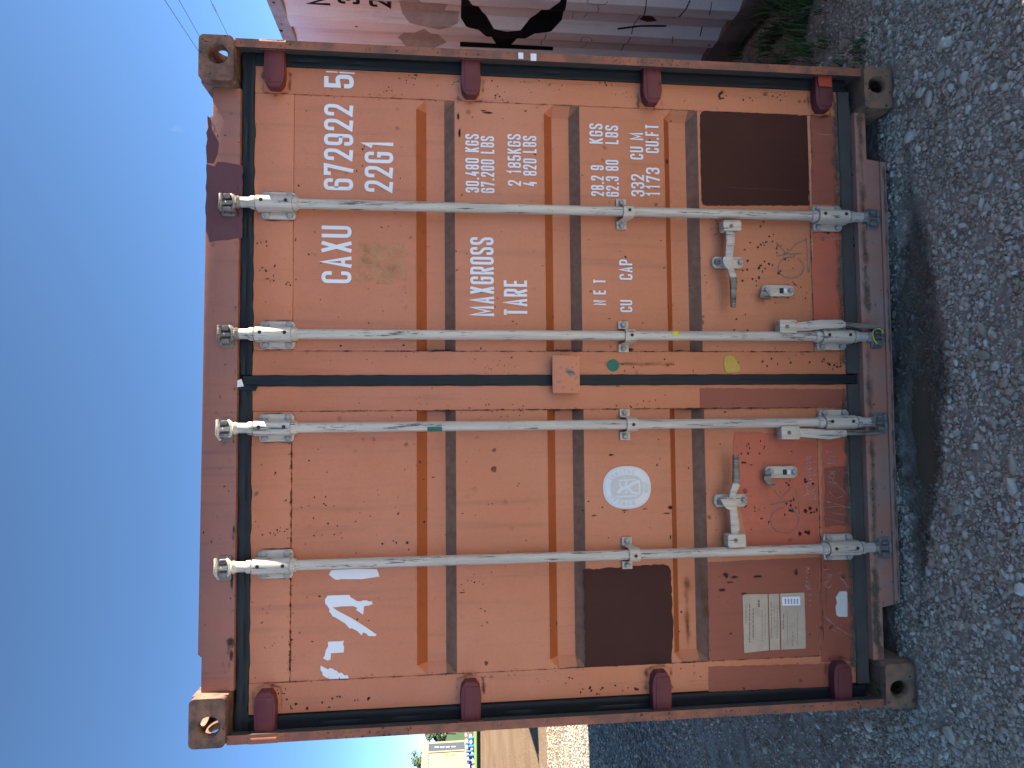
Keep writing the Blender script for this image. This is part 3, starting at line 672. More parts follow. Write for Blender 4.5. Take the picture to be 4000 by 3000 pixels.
for i, y in enumerate(ys): vs += [(-1.135, y, 2.545+0.02*(i % 2)), (1.135, y, 2.545+0.02*(i % 2))]
b.add(vs, [(2*i, 2*i+1, 2*i+3, 2*i+2) for i in range(len(ys)-1)]); b.build('roof', MT['orange_dirty'], box)
b = MB(); b.box(-1.057, 1.057, 5.93, 6.03, 0.12, 2.58); b.build('end_wall', MT['orange_dirty'], box)
b = MB(); b.box(-1.11, 1.11, 0.16, 5.92, 0.13, 0.16); b.build('floor', MT['dust'], box)

# ---- doors
CH = [(1.842,1.805,1.738,1.700), (1.363,1.328,1.262,1.226), (0.895,0.864,0.797,0.760)]; CD = 0.036
def make_door(name_side, s, xi, xsi, xso, xo):
    """xi..xo leaf edges (inner, outer); xsi, xso where the stiles meet the sheet"""
    d = MB(); xe = xso-s*0.034; xs = [xsi, xsi+s*0.10, (xsi+xe)/2, xe, xso]; zs = [(2.2805, 0)]
    for a, b_, c, e in CH: zs += [(a, 0), (b_, 1), (c, 1), (e, 0)]
    zs += [(0.3115, 0)]; V = []; Fc = []; mi = []
    for z, k in zs:
        for j, x in enumerate(xs): V.append((x, PF+CD*k*(1 if j < 4 else 0)+ (0 if k else 0.0007*math.sin(9*x+5*z)), z))
    n = len(xs)
    for i in range(len(zs)-1):
        for j in range(n-1):
            Fc.append((i*n+j, i*n+j+1, (i+1)*n+j+1, (i+1)*n+j))
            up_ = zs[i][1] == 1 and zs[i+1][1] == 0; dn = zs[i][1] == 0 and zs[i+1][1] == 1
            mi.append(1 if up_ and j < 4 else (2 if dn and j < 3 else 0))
    for f, m_ in zip(Fc, mi): pass
    d.v = V; d.f = Fc; d.mi = mi; d.a = [1.0]*len(V)
    for a, b_, c, e in CH:                                       # blank inner ends of the three pressed channels
        d.add([(xsi, PF, a), (xsi, PF+CD, b_), (xsi, PF+CD, c), (xsi, PF, e)], [(0,1,2,3)], 0)
    d.box(xi, xo, 0.13, 0.135, 0.185, 2.42)
    o = d.build('door', [MT['orange'], MT['dust'], MT['under']], box, recalc=False)
    for f, (a, c) in (('door_stile', (xi, xsi)), ('door_stile', (xso, xo))):
        b = MB(); b.box(a, c, DF, 0.125, 0.185, 2.42, bev=0.003); b.build(f, MT['orange'], o, smooth=True)
    for a, c in ((2.2815, 2.42), (0.185, 0.3105)):
        b = MB(); b.box(xsi+s*0.0006, xso-s*0.0006, DF+0.0005, 0.125, a, c, bev=0.003); b.build('door_rail', MT['orange'], o, smooth=True)
    return o
rdoor = make_door('right', 1, 0.027, 0.115, 1.054, 1.154); rdoor['label'] = 'right door with white stencilled numbers'
ldoor = make_door('left', -1, -0.011, -0.101, -1.043, -1.150); ldoor['label'] = 'left door with torn white letters and an oval emblem'
# ---- rubber seals
def gasket(name, parts, parent):
    b = MB()
    for (x0, x1, z0, z1), y in parts:
        b.box(x0, x1, y, 0.12, z0, z1, bev=0.006)
    return b.build(name, [MT['rubber']], parent, smooth=True)
def strip(pts, halfw, Y, thick, name, m, parent, seed, amp=0.002):
    """a rubber lip with a slightly wavy edge; pts run along its middle"""
    r = random.Random(seed); b = MB(); vs = []; P = []
    for i in range(len(pts)-1):
        (x, z), (x2, z2) = pts[i], pts[i+1]; n = max(1, int(math.hypot(x2-x, z2-z)/0.04)); P += [(x+(x2-x)*k/n, z+(z2-z)*k/n) for k in range(n)]
    P.append(pts[-1]); n = len(P)
    for i, (x, z) in enumerate(P):
        x0, z0 = P[max(0, i-1)]; x1, z1 = P[min(n-1, i+1)]; L = math.hypot(x1-x0, z1-z0); nx, nz = -(z1-z0)/L, (x1-x0)/L
        for t, dy in ((-1, .010), (-.82, .002), (-.25, 0), (.1, .004), (.55, .001), (.85, .003), (1, .012)):
            wv = halfw*t+r.uniform(-amp, amp)*(abs(t) > .5); vs.append((x+nx*wv, Y+dy+r.uniform(-.0006, .0006), z+nz*wv))
    b.add(vs, [(7*i+k, 7*i+k+1, 7*i+8+k, 7*i+7+k) for i in range(n-1) for k in range(6)])
    return b.build(name, m, parent, smooth=True, recalc=False)
for dr, s, xa, xb in ((rdoor, 1, 0.030, 1.205), (ldoor, -1, -0.012, -1.205)):
    strip([(s*1.179, 0.150), (s*1.179, 2.462)], 0.026, 0.074, .02, 'gasket', MT['rubber'], dr, 3+s)
    strip([(xa, 2.441), (xb, 2.441)], 0.0245, 0.071, .02, 'gasket', MT['rubber'], dr, 5+s, 0.004)
    strip([(xa, 0.160), (s*1.15, 0.160)], 0.027, 0.068, .02, 'gasket', MT['rubber_dusty'], dr, 7+s, 0.003)
    b = MB(); b.box(s*1.149, s*1.206, 0.0875, 0.125, 0.14, 2.47); b.box(xa, s*1.1485, 0.0875, 0.125, 2.418, 2.465); b.box(xa, s*1.1485, 0.084, 0.125, 0.131, 0.19)
    b.build('gasket_body', MT['rubber'], dr)
strip([(0.008, 0.150), (0.008, 2.45)], 0.021, 0.070, .02, 'gasket', MT['rubber'], rdoor, 11)
b = MB(); b.box(-0.014, 0.030, 0.0845, 0.125, 0.15, 2.45); b.build('gasket_body', MT['rubber'], rdoor)
b = MB()                                                          # torn flap of the seal at the top middle
b.add([(-0.028,.064,2.402),(-0.012,.060,2.395),(-0.006,.066,2.44),(-0.016,.058,2.50),(-0.030,.062,2.495),(-0.024,.066,2.45)], [(0,1,2,5),(5,2,3,4)])
b.add([(-0.016,.0575,2.47),(0.008,.0585,2.468),(0.014,.059,2.450),(-0.012,.0585,2.442)], [(0,1,2,3)], 1)
b.build('gasket_flap', [MT['rubber'], MT['white_dirty']], rdoor, recalc=False)

# ---- hinges
def hinge(parent, s, zc, tip=None):
    b = MB(); hz = 0.037; x0, x1 = s*1.206, s*1.060
    pts = [(x0, zc-hz*.92), (x0, zc+hz*.92), (x1+s*.05, zc+hz), (x1+s*.018, zc+hz*.86), (x1, zc+hz*.5), (x1, zc-hz*.5), (x1+s*.018, zc-hz*.86), (x1+s*.05, zc-hz)]
    b.prism(pts, 0.038, 0.0775, bev=0.006)
    b.prism([(x0-s*.002, zc-.030), (x0-s*.002, zc+.024), (x1+s*.016, zc+.020), (x1+s*.016, zc-.026)], 0.0355, 0.0381, bev=0.0022)
    o = b.build('hinge', MT['maroon'], parent, smooth=True)
    b = MB(); b.tube([(s*1.208, .030, zc-.046), (s*1.208, .030, zc+.046)], 0.0175, 14)
    b.box(s*1.2065, s*1.221, 0.0145, .05, zc-.042, zc+.042, bev=.004)
    k = b.build('hinge_knuckle', MT['frame'], parent, smooth=True)
    if tip: flat([(s*1.198, zc-.030), (s*1.198, zc+.030), (s*1.148, zc+.026), (s*1.148, zc-.026)], 0.0305, 'paint_patch', tip, parent, 0.0008, .003)
    return o
for z in (2.345, 1.640, 0.950): hinge(rdoor, 1, z)
hinge(rdoor, 1, 0.259, MT['bright_red'])
for z in (2.357, 1.653, 0.959, 0.261): hinge(ldoor, -1, z)

# ---- locking bars
def bolt(b, x, y, z, r=0.0118):
    b.tube([(x, y+.001, z), (x, y-.007, z), (x, y-.010, z)], [r, r, r*.72], 8)
def bar(b, pts, wd, dp, mi=0):
    """flat bar through points (x,y,z), wide in the door plane"""
    pts = [Vector(p) for p in pts]; vs = []
    for i, p in enumerate(pts):
        t = (pts[min(i+1, len(pts)-1)]-pts[max(i-1, 0)]); t.y = 0; t.normalize(); nrm = Vector((-t.z, 0, t.x))
        w_ = wd[i] if isinstance(wd, (list, tuple)) else wd; e = 0.72
        for a, c in ((-1, e), (-e, 1), (e, 1), (1, e), (1, -e), (e, -1), (-e, -1), (-1, -e)):
            vs.append(p+nrm*(w_/2*a)+Vector((0, -dp/2*c, 0)))
    fs = [(8*i+k, 8*i+(k+1) % 8, 8*i+8+(k+1) % 8, 8*i+8+k) for i in range(len(pts)-1) for k in range(8)]
    fs += [tuple(range(8)), tuple(range(8*(len(pts)-1), 8*len(pts)))]
    b.add(vs, fs, mi)
RY = 0.040
def locking_bar(x, lit, seed):
    r = random.Random(seed); zt, zb, zm = 2.337, 0.244, 1.066
    b = MB(); prof = [(2.455,.0185),(2.425,.0185),(2.418,.0235),(2.404,.024),(2.403,.019),(2.275,.019),(2.274,.024),(2.258,.0235),(2.252,.0178),
                      (0.335,.0178),(0.330,.023),(0.314,.0235),(0.313,.019),(0.176,.019),(0.175,.0235),(0.160,.023),(0.156,.0185),(0.120,.019)]
    b.tube([(x+0.0006*math.sin(3*z), RY, z) for z, _ in prof], [q for _, q in prof], 20)
    rod = b.build('locking_bar', MT['galv'], box, smooth=True)
    for zc, mm in ((zt, MT['galv']), (zb, MT['galv_cream'])):
        b = MB(); hz = 0.060; hx = 0.049; k = 0.007 if zc > 1 else -0.004
        b.prism(rrect(x-hx, x+hx, zc-hz-k, zc+hz-k, 0.014), 0.064, 0.0775, bev=0.003)
        n = 14; vs = []
        for z in (zc+hz+.002, zc-hz-.002):
            for i in range(n+1):
                a = math.pi*i/n; vs.append((x-0.027*math.cos(a), RY-0.027*math.sin(a), z))
            vs += [(x+0.027, 0.066, z), (x-0.027, 0.066, z)]
        m_ = n+3; b.add(vs, [(i, (i+1) % m_, m_+(i+1) % m_, m_+i) for i in range(m_)]+[tuple(range(m_)), tuple(range(m_, 2*m_))])
        br = b.build('bearing_bracket', mm, rod, smooth=True)
        for sx in (-1, 1):
            for sz in (-1, 1): b = MB(); bolt(b, x+sx*.037, .064, zc+sz*.040-k); b.build('bolt', MT['bolt'], rod, smooth=True)
        for sz in (-1, 1): b = MB(); b.tube([(x+.004, RY-.0268, zc+sz*.042), (x+.004, RY-.0285, zc+sz*.042)], .0065, 10); b.build('grease_hole', MT['ink'], rod)
    b = MB(); n = 10; prof = [(-.058,.0725),(-.030,.0725)]+[(-.0235*math.cos(math.pi*i/n)*1.05, RY-.0235*math.sin(math.pi*i/n)) for i in range(n+1)]+[(.030,.0725),(.058,.0725)]
    vs = []
    for i, (u, y) in enumerate(prof):
        lug = abs(u) > .029; z0, z1 = (zm-.014, zm+.024) if lug else (zm-.031, zm+.010)
        for dy in (0, .0045): vs += [(x+u*(1+ (dy/.03 if not lug else 0)*-.2), y+dy, z0), (x+u, y+dy, z1)]
    fs = []
    for i in range(len(prof)-1):
        a, c = 4*i, 4*i+4; fs += [(a,c,c+1,a+1), (a+2,a+3,c+3,c+2), (a,a+2,c+2,c), (a+1,c+1,c+3,a+3)]
    b.add(vs, fs+[(0,1,3,2), (4*len(prof)-4, 4*len(prof)-2, 4*len(prof)-1, 4*len(prof)-3)]); b.build('guide_bracket', MT['galv_cream'], rod, smooth=True)
    for sx in (-1, 1): b = MB(); bolt(b, x+sx*.045, .0725, zm+.005, .0105); b.build('bolt', MT['bolt'], rod, smooth=True)
    b = MB(); b.tube([(x, RY-.0244, zm-.012), (x, RY-.0262, zm-.012)], .006, 10); b.build('grease_hole', MT['ink'], rod)
    # cams: forged claws gripping a keeper on header and sill
    for zc, s in ((2.455, 1), (0.122, -1)):
        b = MB(); y = RY
        b.tube([(x, y, zc-s*.004), (x, y, zc+s*.010), (x, y, zc+s*.016)], [.0185, .024, .018], 10)
        b.tube([(x-.030, y+.004, zc+s*.032), (x-.012, y-.004, zc+s*.018), (x+.012, y-.004, zc+s*.018), (x+.028, y+.002, zc+s*.034)], [.006, .010, .010, .006], 8)
        b.tube([(x, y, zc+s*.014), (x-.003, y+.002, zc+s*.062)], [.011, .008], 8)
        b.tube([(x-.040, y+.006, zc+s*.060), (x-.020, y-.002, zc+s*.068), (x+.014, y-.002, zc+s*.066), (x+.030, y+.004, zc+s*.070)], [.0055, .0075, .0075, .006], 8)
        b.build('cam', MT['galv_cream'] if (lit and s > 0) else MT['galv_dark'], rod, smooth=True)  # paler steel paints sunlight onto the left bars' top cams
        b = MB(); b.prism(rrect(x-.046, x+.036, zc+s*.044-.024, zc+s*.044+.024, .008), 0.050 if s > 0 else .040, 0.0545 if s > 0 else .0445, bev=.001)
        b.box(x-.034, x-.018, .030, .0495 if s > 0 else .0395, zc+s*.044-.014, zc+s*.044+.014, bev=.003); b.box(x+.012, x+.028, .030, .0495 if s > 0 else .0395, zc+s*.044-.010, zc+s*.044+.012, bev=.003)
        b.build('cam_keeper', MT['cam'], rod, smooth=True)
    return rod
bars = [locking_bar(0.637, False, 1), locking_bar(0.170, False, 2), locking_bar(-0.159, True, 3), locking_bar(-0.634, True, 4)]
for o, l in zip(bars, ('rightmost locking bar', 'inner locking bar of the right door', 'inner locking bar of the left door with green tape', 'leftmost locking bar')): o['label'] = l
def handle(rod, hub, path, wds, holes, folded=False):
    b = MB(); (xa, ya), (xb, yb) = hub; p0, p1 = W(xa, ya, .03), W(xb, yb, .03)
    b.prism(rrect(min(p0.x, p1.x), max(p0.x, p1.x), min(p0.z, p1.z), max(p0.z, p1.z), .008), 0.018, 0.056, bev=.004)
    b.build('handle_hub', MT['galv_cream'], rod, smooth=True)
    c = W((xa+xb)/2, (ya+yb)/2, .018); b = MB(); b.tube([(c.x, .0185, c.z), (c.x, .0155, c.z)], .0075, 10); b.build('pin', MT['cam'], rod)
    b = MB(); pts = [W(x, y, d) for x, y, d in path]; k = len(pts)-2
    bar(b, [(q.x, q.y, q.z) for q in pts[:k+1]], wds[:k+1], .013); bar(b, [(q.x, q.y, q.z) for q in pts[k:]], [wds[k]*.98, wds[k+1]], .0155, 1)
    b.build('handle', [MT['galv'], MT['galv_dark']], rod, smooth=True)
handle(bars[0], ((2820, 862), (2892, 905)), [(2850, 895, .036), (2853, 940, .036), (2848, 985, .034), (2846, 1018, .026), (2852, 1050, .030), (2864, 1085, .034), (2864, 1200, .030)], [.034, .033, .030, .030, .024, .026, .017], 1)
handle(bars[3], ((2838, 2086), (2910, 2136)), [(2872, 2094, .036), (2870, 2050, .036), (2864, 2000, .032), (2858, 1958, .026), (2862, 1925, .030), (2876, 1888, .034), (2874, 1776, .030)], [.034, .034, .030, .030, .024, .028, .019], 1)
handle(bars[1], ((3040, 1250), (3110, 1302)), [(3098, 1278, .030), (3150, 1274, .026), (3220, 1266, .022), (3285, 1266, .022), (3300, 1270, .024), (3430, 1276, .026)], [.030, .036, .034, .030, .020, .017], 1)
handle(bars[2], ((3046, 1664), (3120, 1716)), [(3108, 1690, .030), (3165, 1692, .026), (3240, 1698, .022), (3290, 1694, .022), (3305, 1690, .024), (3430, 1690, .026)], [.030, .034, .034, .026, .020, .017], 1)
def oblong(name, m, parent, x0, y0, x1, y1, Y0, Y1, rad, bev=.002):
    p0, p1 = W(x0, y0, Y0), W(x1, y1, Y0); b = MB()
    b.prism(rrect(min(p0.x, p1.x), max(p0.x, p1.x), min(p0.z, p1.z), max(p0.z, p1.z), rad), Y0, Y1, bev=bev)
    return b.build(name, m, parent, smooth=True)
def pxbolt(parent, x, y, Y, r, m): p = W(x, y, Y); b = MB(); bolt(b, p.x, Y, p.z, r); return b.build('bolt', m, parent, smooth=True)
# handle retainers and seal catches
oblong('handle_retainer', MT['galv_cream'], rdoor, 2782, 1002, 2905, 1048, .066, .080, .018); pxbolt(rdoor, 2800, 1023, .066, .013, MT['cam']); pxbolt(rdoor, 2892, 1025, .066, .011, MT['bolt'])
oblong('handle_retainer', MT['galv_cream'], ldoor, 2790, 1932, 2920, 1978, .066, .080, .018); pxbolt(ldoor, 2812, 1958, .066, .013, MT['cam']); pxbolt(ldoor, 2905, 1953, .066, .011, MT['bolt'])
b = MB(); pv = [(2815,1950),(2840,1942),(2868,1946),(2882,1966),(2880,1985),(2858,1996),(2838,1986),(2826,1972)]
b.prism(pxpoly(pv, .016), .016, .022, bev=.002); b.build('handle_latch', MT['galv_cream'], ldoor, smooth=True)
b = MB(); pv = [(2826,1003),(2858,1000),(2868,1022),(2862,1042),(2846,1052),(2830,1038),(2824,1018)]
b.prism(pxpoly(pv, .016), .016, .022, bev=.002); b.build('handle_latch', MT['galv'], rdoor, smooth=True)
for dr, y0, y1, fl in ((rdoor, 1113, 1158, [(2968,1160),(2976,1130),(3008,1150),(3012,1172),(2985,1168)]), (ldoor, 1822, 1866, [(2984,1872),(2992,1838),(3012,1840),(3014,1870),(3030,1896),(3016,1904),(2996,1888)])):
    x0 = 2975 if dr is rdoor else 2988
    oblong('seal_catch', MT['galv_cream'], dr, x0, y0, x0+128, y1, .066, .080, .018)
    b = MB(); b.prism(pxpoly(fl, .050), .050, .056, bev=.0015); b.build('catch_flap', MT['galv_dark'], dr, smooth=True)
    oblong('catch_slot', MT['ink'], dr, x0+70, y0+12, x0+86, y1-12, .0652, .0658, .002, 0)
    yc = (y0+y1)/2; pxbolt(dr, x0+20, yc-2, .066, .012, MT['bolt']); pxbolt(dr, x0+113, yc, .066, .0105, MT['bolt'])
    oblong('catch_step', MT['white_dirty'], dr, x0+87, y0+13, x0+100, y1-13, .060, .0651, .003)
# plate that overlaps the two doors
b = MB(); p0, p1 = W(2157, 1388, .036), W(2266, 1536, .036); b.box(p0.x, p1.x, .036, .048, p0.z, p1.z, bev=.003)
b.box(p0.x-.004, 0.045, .0485, .0775, p0.z-.012, p1.z+.012)
plate_o = b.build('door_overlap_plate', MT['orange'], rdoor, smooth=True)
for pts, m in (([(2190,1450),(2215,1462),(2230,1480),(2250,1490),(2258,1520),(2235,1534),(2200,1528),(2182,1505)], MT['st_pale']),):
    b = Stains()
    for x, y in pts: b.px(x, y-14, 16, 15, .0354, 0.9)
    b.build('scuff', m, rdoor, recalc=False)
flat(pxpoly([(2208,1436),(2240,1450),(2252,1462),(2228,1472),(2214,1455)], .0352), .0352, 'paint_chip', MT['galv_dark'], rdoor, .0004, .001, .008)

# ---- repainted areas
def patch(dr, pts, Y, m, wob=.0016, name='paint_patch'):
    return flat(pxpoly(pts, Y), Y, name, MT[m], dr, 0.0005, wob, 0.012)
patch(rdoor, [(2734,452),(2740,438),(2756,431),(3090,436),(3120,452),(3150,447),(3158,458),(3160,803),(2760,803),(2745,797),(2740,780)], PF-.0012, 'brown')
patch(ldoor, [(2278,2224),(2330,2222),(2590,2204),(2612,2210),(2622,2232),(2626,2400),(2630,2420),(2624,2598),(2287,2614),(2284,2400)], PF-.0012, 'brown', .0024)
patch(ldoor, [(2765,2196),(3203,2176),(3203,2586),(2770,2597)], PF-.0008, 'redbrown')
patch(ldoor, [(3207,2178),(3330,2174),(3325,2583),(3207,2587)], DF-.0006, 'redbrown')
patch(ldoor, [(2766,2604),(3330,2590),(3320,2680),(2768,2702)], DF-.0007, 'redbrown')
patch(ldoor, [(2733,1516),(3330,1520),(3330,1590),(2733,1600)], DF-.0007, 'redbrown')
patch(ldoor, [(2868,1690),(2950,1686),(3050,1700),(3060,1716),(3198,1726),(3198,2168),(2928,2165),(2905,2050),(2880,1900),(2862,1800)], PF-.0008, 'salmon', .003)
patch(ldoor, [(3210,1724),(3320,1722),(3325,1830),(3326,2080),(3330,2160),(3210,2165)], DF-.0006, 'salmon', .003)
patch(ldoor, [(3220,1830),(3326,1815),(3328,2050),(3222,2060)], DF-.0013, 'redbrown', .004)
patch(rdoor, [(3177,905),(3290,900),(3300,1115),(3310,1330),(3177,1322)], DF-.0006, 'salmon', .003)
patch(rdoor, [(3166,452),(3262,452),(3282,600),(3292,800),(3172,798)], DF-.0006, 'redbrown', .003)
# header touch-ups
b = MB(); P = lambda pts, Y: pxpoly(pts, Y)
flat(P([(806,640),(838,650),(850,632),(948,648),(946,930),(868,938),(818,946),(804,900)], .0542), .0542, 'paint_patch', MT['maroon_header'], header, .0006, .003)
flat(P([(810,452),(822,462),(830,510),(856,560),(850,600),(836,638),(808,638)], .0543), .0543, 'paint_patch', MT['maroon_header'], header, .0006, .004)

# ---- lettering
def words(dr, s, xa, xb, ys, ye, Y=PF-.0016, weight=.138, name='lettering', m='white'):
    """s fills the box from photo row xa (top of capitals) to xb, starting at ys and ending at ye"""
    p0, p1 = W((xa+xb)/2, ys, Y), W((xa+xb)/2, ye, Y); zt, zb_ = W(xa, (ys+ye)/2, Y).z, W(xb, (ys+ye)/2, Y).z
    b = MB(); text_mesh(b, s, p0.x, p1.x, zb_, zt, Y, weight); return b.build(name, MT[m], dr, recalc=False, kind='stuff')
words(rdoor, 'CAXU', 1256, 1373, 1106, 882, weight=.128)
words(rdoor, '672922', 1265, 1380, 743, 407, weight=.128)
words(rdoor, '5', 1266, 1382, 344, 291, DF-.0013, .15)
words(rdoor, '22G1', 1424, 1536, 750, 546, weight=.128)
words(rdoor, '30.480 KGS', 1818, 1871, 752, 524); words(rdoor, '67.200 LBS', 1878, 1931, 754, 532)
words(rdoor, '2 185KGS', 1983, 2035, 726, 524); words(rdoor, '4 820 LBS', 2043, 2096, 727, 531)
words(rdoor, 'MAXGROSS', 1837, 1929, 1235, 927, weight=.145); words(rdoor, 'TARE', 1968, 2059, 1234, 1090, weight=.145)
words(rdoor, '28.2 9', 2308, 2359, 766, 646); words(rdoor, 'KGS', 2302, 2354, 561, 483)
words(rdoor, '62.3 80', 2366, 2417, 768, 625); words(rdoor, 'LBS', 2364, 2415, 563, 490)
words(rdoor, '332', 2465, 2517, 767, 681); words(rdoor, 'CU M', 2461, 2512, 623, 519)
words(rdoor, '1173', 2524, 2577, 767, 655); words(rdoor, 'CU.FT', 2521, 2573, 598, 486)
words(rdoor, 'N E T', 2318, 2366, 1192, 1090); words(rdoor, 'CU', 2423, 2470, 1219, 1172); words(rdoor, 'CAP', 2419, 2470, 1093, 1014)
flat(P([(1274,277),(1318,280),(1319,284),(1274,282)], DF-.0013), DF-.0013, 'lettering', MT['white'], rdoor, .0003)
flat(P([(1326,280),(1386,284),(1385,292),(1383,289),(1326,285)], DF-.0013), DF-.0013, 'lettering', MT['white'], rdoor, .0003)
# what is left of the peeled white letters on the left door
k = 400/1327
for pts in ([(318,88),(640,74),(900,78),(922,120),(930,160),(940,172),(700,208),(430,206),(415,214),(370,214),(330,190),(282,150),(295,115)],
            [(265,420),(550,410),(560,440),(600,462),(640,490),(690,495),(725,482),(770,482),(800,495),(840,494),(846,530),(800,548),(738,556),(724,668),(632,606),(650,580),(600,556),(450,560),(330,574),(400,620),(560,705),(740,815),(900,926),(880,946),(790,944),(770,914),(725,896),(704,934),(650,880),(575,842),(552,848),(490,780),(350,695),(330,692),(300,640),(280,630),(292,600),(262,556),(232,522),(230,470)],
            [(268,1018),(440,1010),(472,1002),(464,1060),(478,1076),(472,1156),(308,1168),(302,1250),(262,1262),(204,1234),(226,1200),(240,1130),(270,1080)],
            [(174,1326),(268,1376),(296,1358),(340,1370),(350,1388),(376,1388),(410,1424),(446,1418),(482,1456),(522,1450),(540,1494),(300,1502),(240,1480),(194,1444),(200,1420),(172,1385)]):
    flat(P(zoomed(pts, 1200, 2200, k), PF-.0016), PF-.0016, 'peeled_letter', MT['white'], ldoor, .0006)
# oval emblem
c = W(2449, 1904, PF-.002); ex, ez = 84*(PF-CAM.y)/FPX, 97*(PF-CAM.y)/FPX
def oval(kx, kz, y0, y1, name, m, n=48, pw=2.35):
    pts = []
    for i in range(n):
        t = 2*math.pi*i/n; cx, sx = math.cos(t), math.sin(t)
        pts.append((c.x+ex*kx*math.copysign(abs(cx)**(2/pw), cx), c.z+ez*kz*math.copysign(abs(sx)**(2/pw), sx)))
    b = MB(); b.prism(pts, y0, y1, bev=.0006); return b.build(name, m, ldoor, smooth=True)
oval(1, 1, PF-.0030, PF-.0008, 'emblem_plaque', MT['white_dirty']); oval(.94, .94, PF-.0036, PF-.0031, 'emblem_rim', MT['plaque_text']); oval(.925, .925, PF-.0042, PF-.0037, 'emblem_field', MT['white_dirty'])
oval(.60, .70, PF-.0048, PF-.0043, 'emblem_centre', MT['plaque_grey'])
b = MB()                                                            # words round the rim, read clockwise
for s, a0, a1 in (('BUREAU', 205, 118), ('VERITAS', 62, -25), ('1828', 292, 250)):
    for i, ch in enumerate(s):
        t = R(a0+(a1-a0)*(i+.5)/len(s)); cx, cz = c.x+ex*.765*math.cos(t), c.z+ez*.82*math.sin(t); rot = t-math.pi/2
        if s == '1828': rot += math.pi
        def fc(u, v, d, cx=cx, cz=cz, rot=rot): return (cx+u*math.cos(rot)-v*math.sin(rot), d, cz+u*math.sin(rot)+v*math.cos(rot))
        text_mesh(b, ch, -.0052, .0052, -.0075, .0075, PF-.0046, .16, face=fc)
b.build('emblem_lettering', MT['plaque_text'], ldoor, recalc=False, kind='stuff')
b = MB()                                                            # raised seated figure in the centre
def rel(pts, t): pencil(b, [(c.x+u*ex*.56, c.z+v*ez*.66) for u, v in pts], PF-.0052, t)
rel([(-.45,.62),(-.1,.35),(.05,-.05),(.35,-.4),(.5,-.75)], .011); rel([(-.1,.35),(.45,.5)], .006); rel([(.05,-.05),(-.4,-.3),(-.55,-.72)], .009)
rel([(-.75,.75),(-.72,-.6)], .006); rel([(.1,.1),(.62,.02)], .007); rel([(-.6,-.78),(.6,-.78)], .006); rel([(.62,.55),(.66,-.55)], .005); rel([(-.5,.1),(-.2,.0)], .006)
b.build('emblem_relief', MT['white_dirty'], ldoor, recalc=False, kind='stuff')
# data plates and stickers
k = 500/2212
for pts in ([(92,122),(135,98),(524,92),(545,1062),(120,1110)], [(540,92),(720,84),(740,1052),(566,1062)], [(738,84),(1080,68),(1160,66),(1186,1010),(1170,1032),(762,1052)]):
    flat(P(zoomed(pts, 2880, 2300, k), PF-.0030), PF-.0030, 'data_plate', MT['plate'], ldoor, .0016, .0005, .03)
flat(P(zoomed([(770,142),(1082,134),(1090,286),(776,292)], 2880, 2300, k), PF-.0038), PF-.0038, 'plate_label', MT['white'], ldoor, .0006)
b = MB()
for x in (830, 885, 935, 985, 1035):
    a, d = W(2880+(x-12)*k, 2300+258*k, PF-.0042), W(2880+(x+14)*k, 2300+168*k, PF-.0042); n = 4
    for i in range(n):
        u0 = a.x+(d.x-a.x)*i/n; u1 = a.x+(d.x-a.x)*(i+.72)/n; b.add([(u0,PF-.0041,a.z-.001),(u1,PF-.0041,a.z-.001),(u1,PF-.0041,d.z),(u0,PF-.0041,d.z)], [(0,1,2,3)])
b.build('label_print', MT['ink_faded'], ldoor, kind='stuff')
b = MB(); rr = random.Random(5)
for x, y0, y1, h in ((150,280,600,14),(215,260,930,18),(275,340,870,18),(372,190,330,30),(430,380,900,10),(480,420,820,8),(590,230,860,12),(640,300,700,8),(690,280,860,10),(795,440,700,16),(870,400,980,8),(960,740,1000,10),(1040,420,980,8)):
    y = y0
    while y < y1:
        L = rr.uniform(25, 80); p0, p1 = W(2880+(x+h/2)*k, 2300+min(y+L, y1)*k, PF-.0031), W(2880+(x-h/2)*k, 2300+y*k, PF-.0031)
        b.add([(p0.x,PF-.0032,p0.z),(p1.x,PF-.0032,p0.z),(p1.x,PF-.0032,p1.z),(p0.x,PF-.0032,p1.z)], [(0,1,2,3)]); y += L+rr.uniform(8, 22)
b.build('plate_print', MT['ink_faded'], ldoor, kind='stuff')
flat(P(zoomed([(1770,44),(1885,42),(1902,70),(1905,484),(1750,482),(1712,452),(1698,320),(1724,240),(1702,150),(1740,90)], 2880, 2300, k), DF-.0022), DF-.0022, 'sticker', MT['sticker'], ldoor, .0005, .0004, .02)
pc = W(2395, 1427, DF-.001); flat([(pc.x+.0232*math.cos(2*math.pi*i/32), pc.z+.0238*math.sin(2*math.pi*i/32)) for i in range(32)], DF-.0012, 'round_sticker', MT['green'], rdoor, .0005)
flat(P(zoomed([(1740,545),(1770,525),(1805,515),(1830,528),(1870,575),(1905,630),(1912,685),(1850,705),(1790,710),(1755,690),(1735,620)], 2200, 1200, K8), DF-.002), DF-.0024, 'wax_blot', MT['yellow'], rdoor, .0018, .0008, .012)
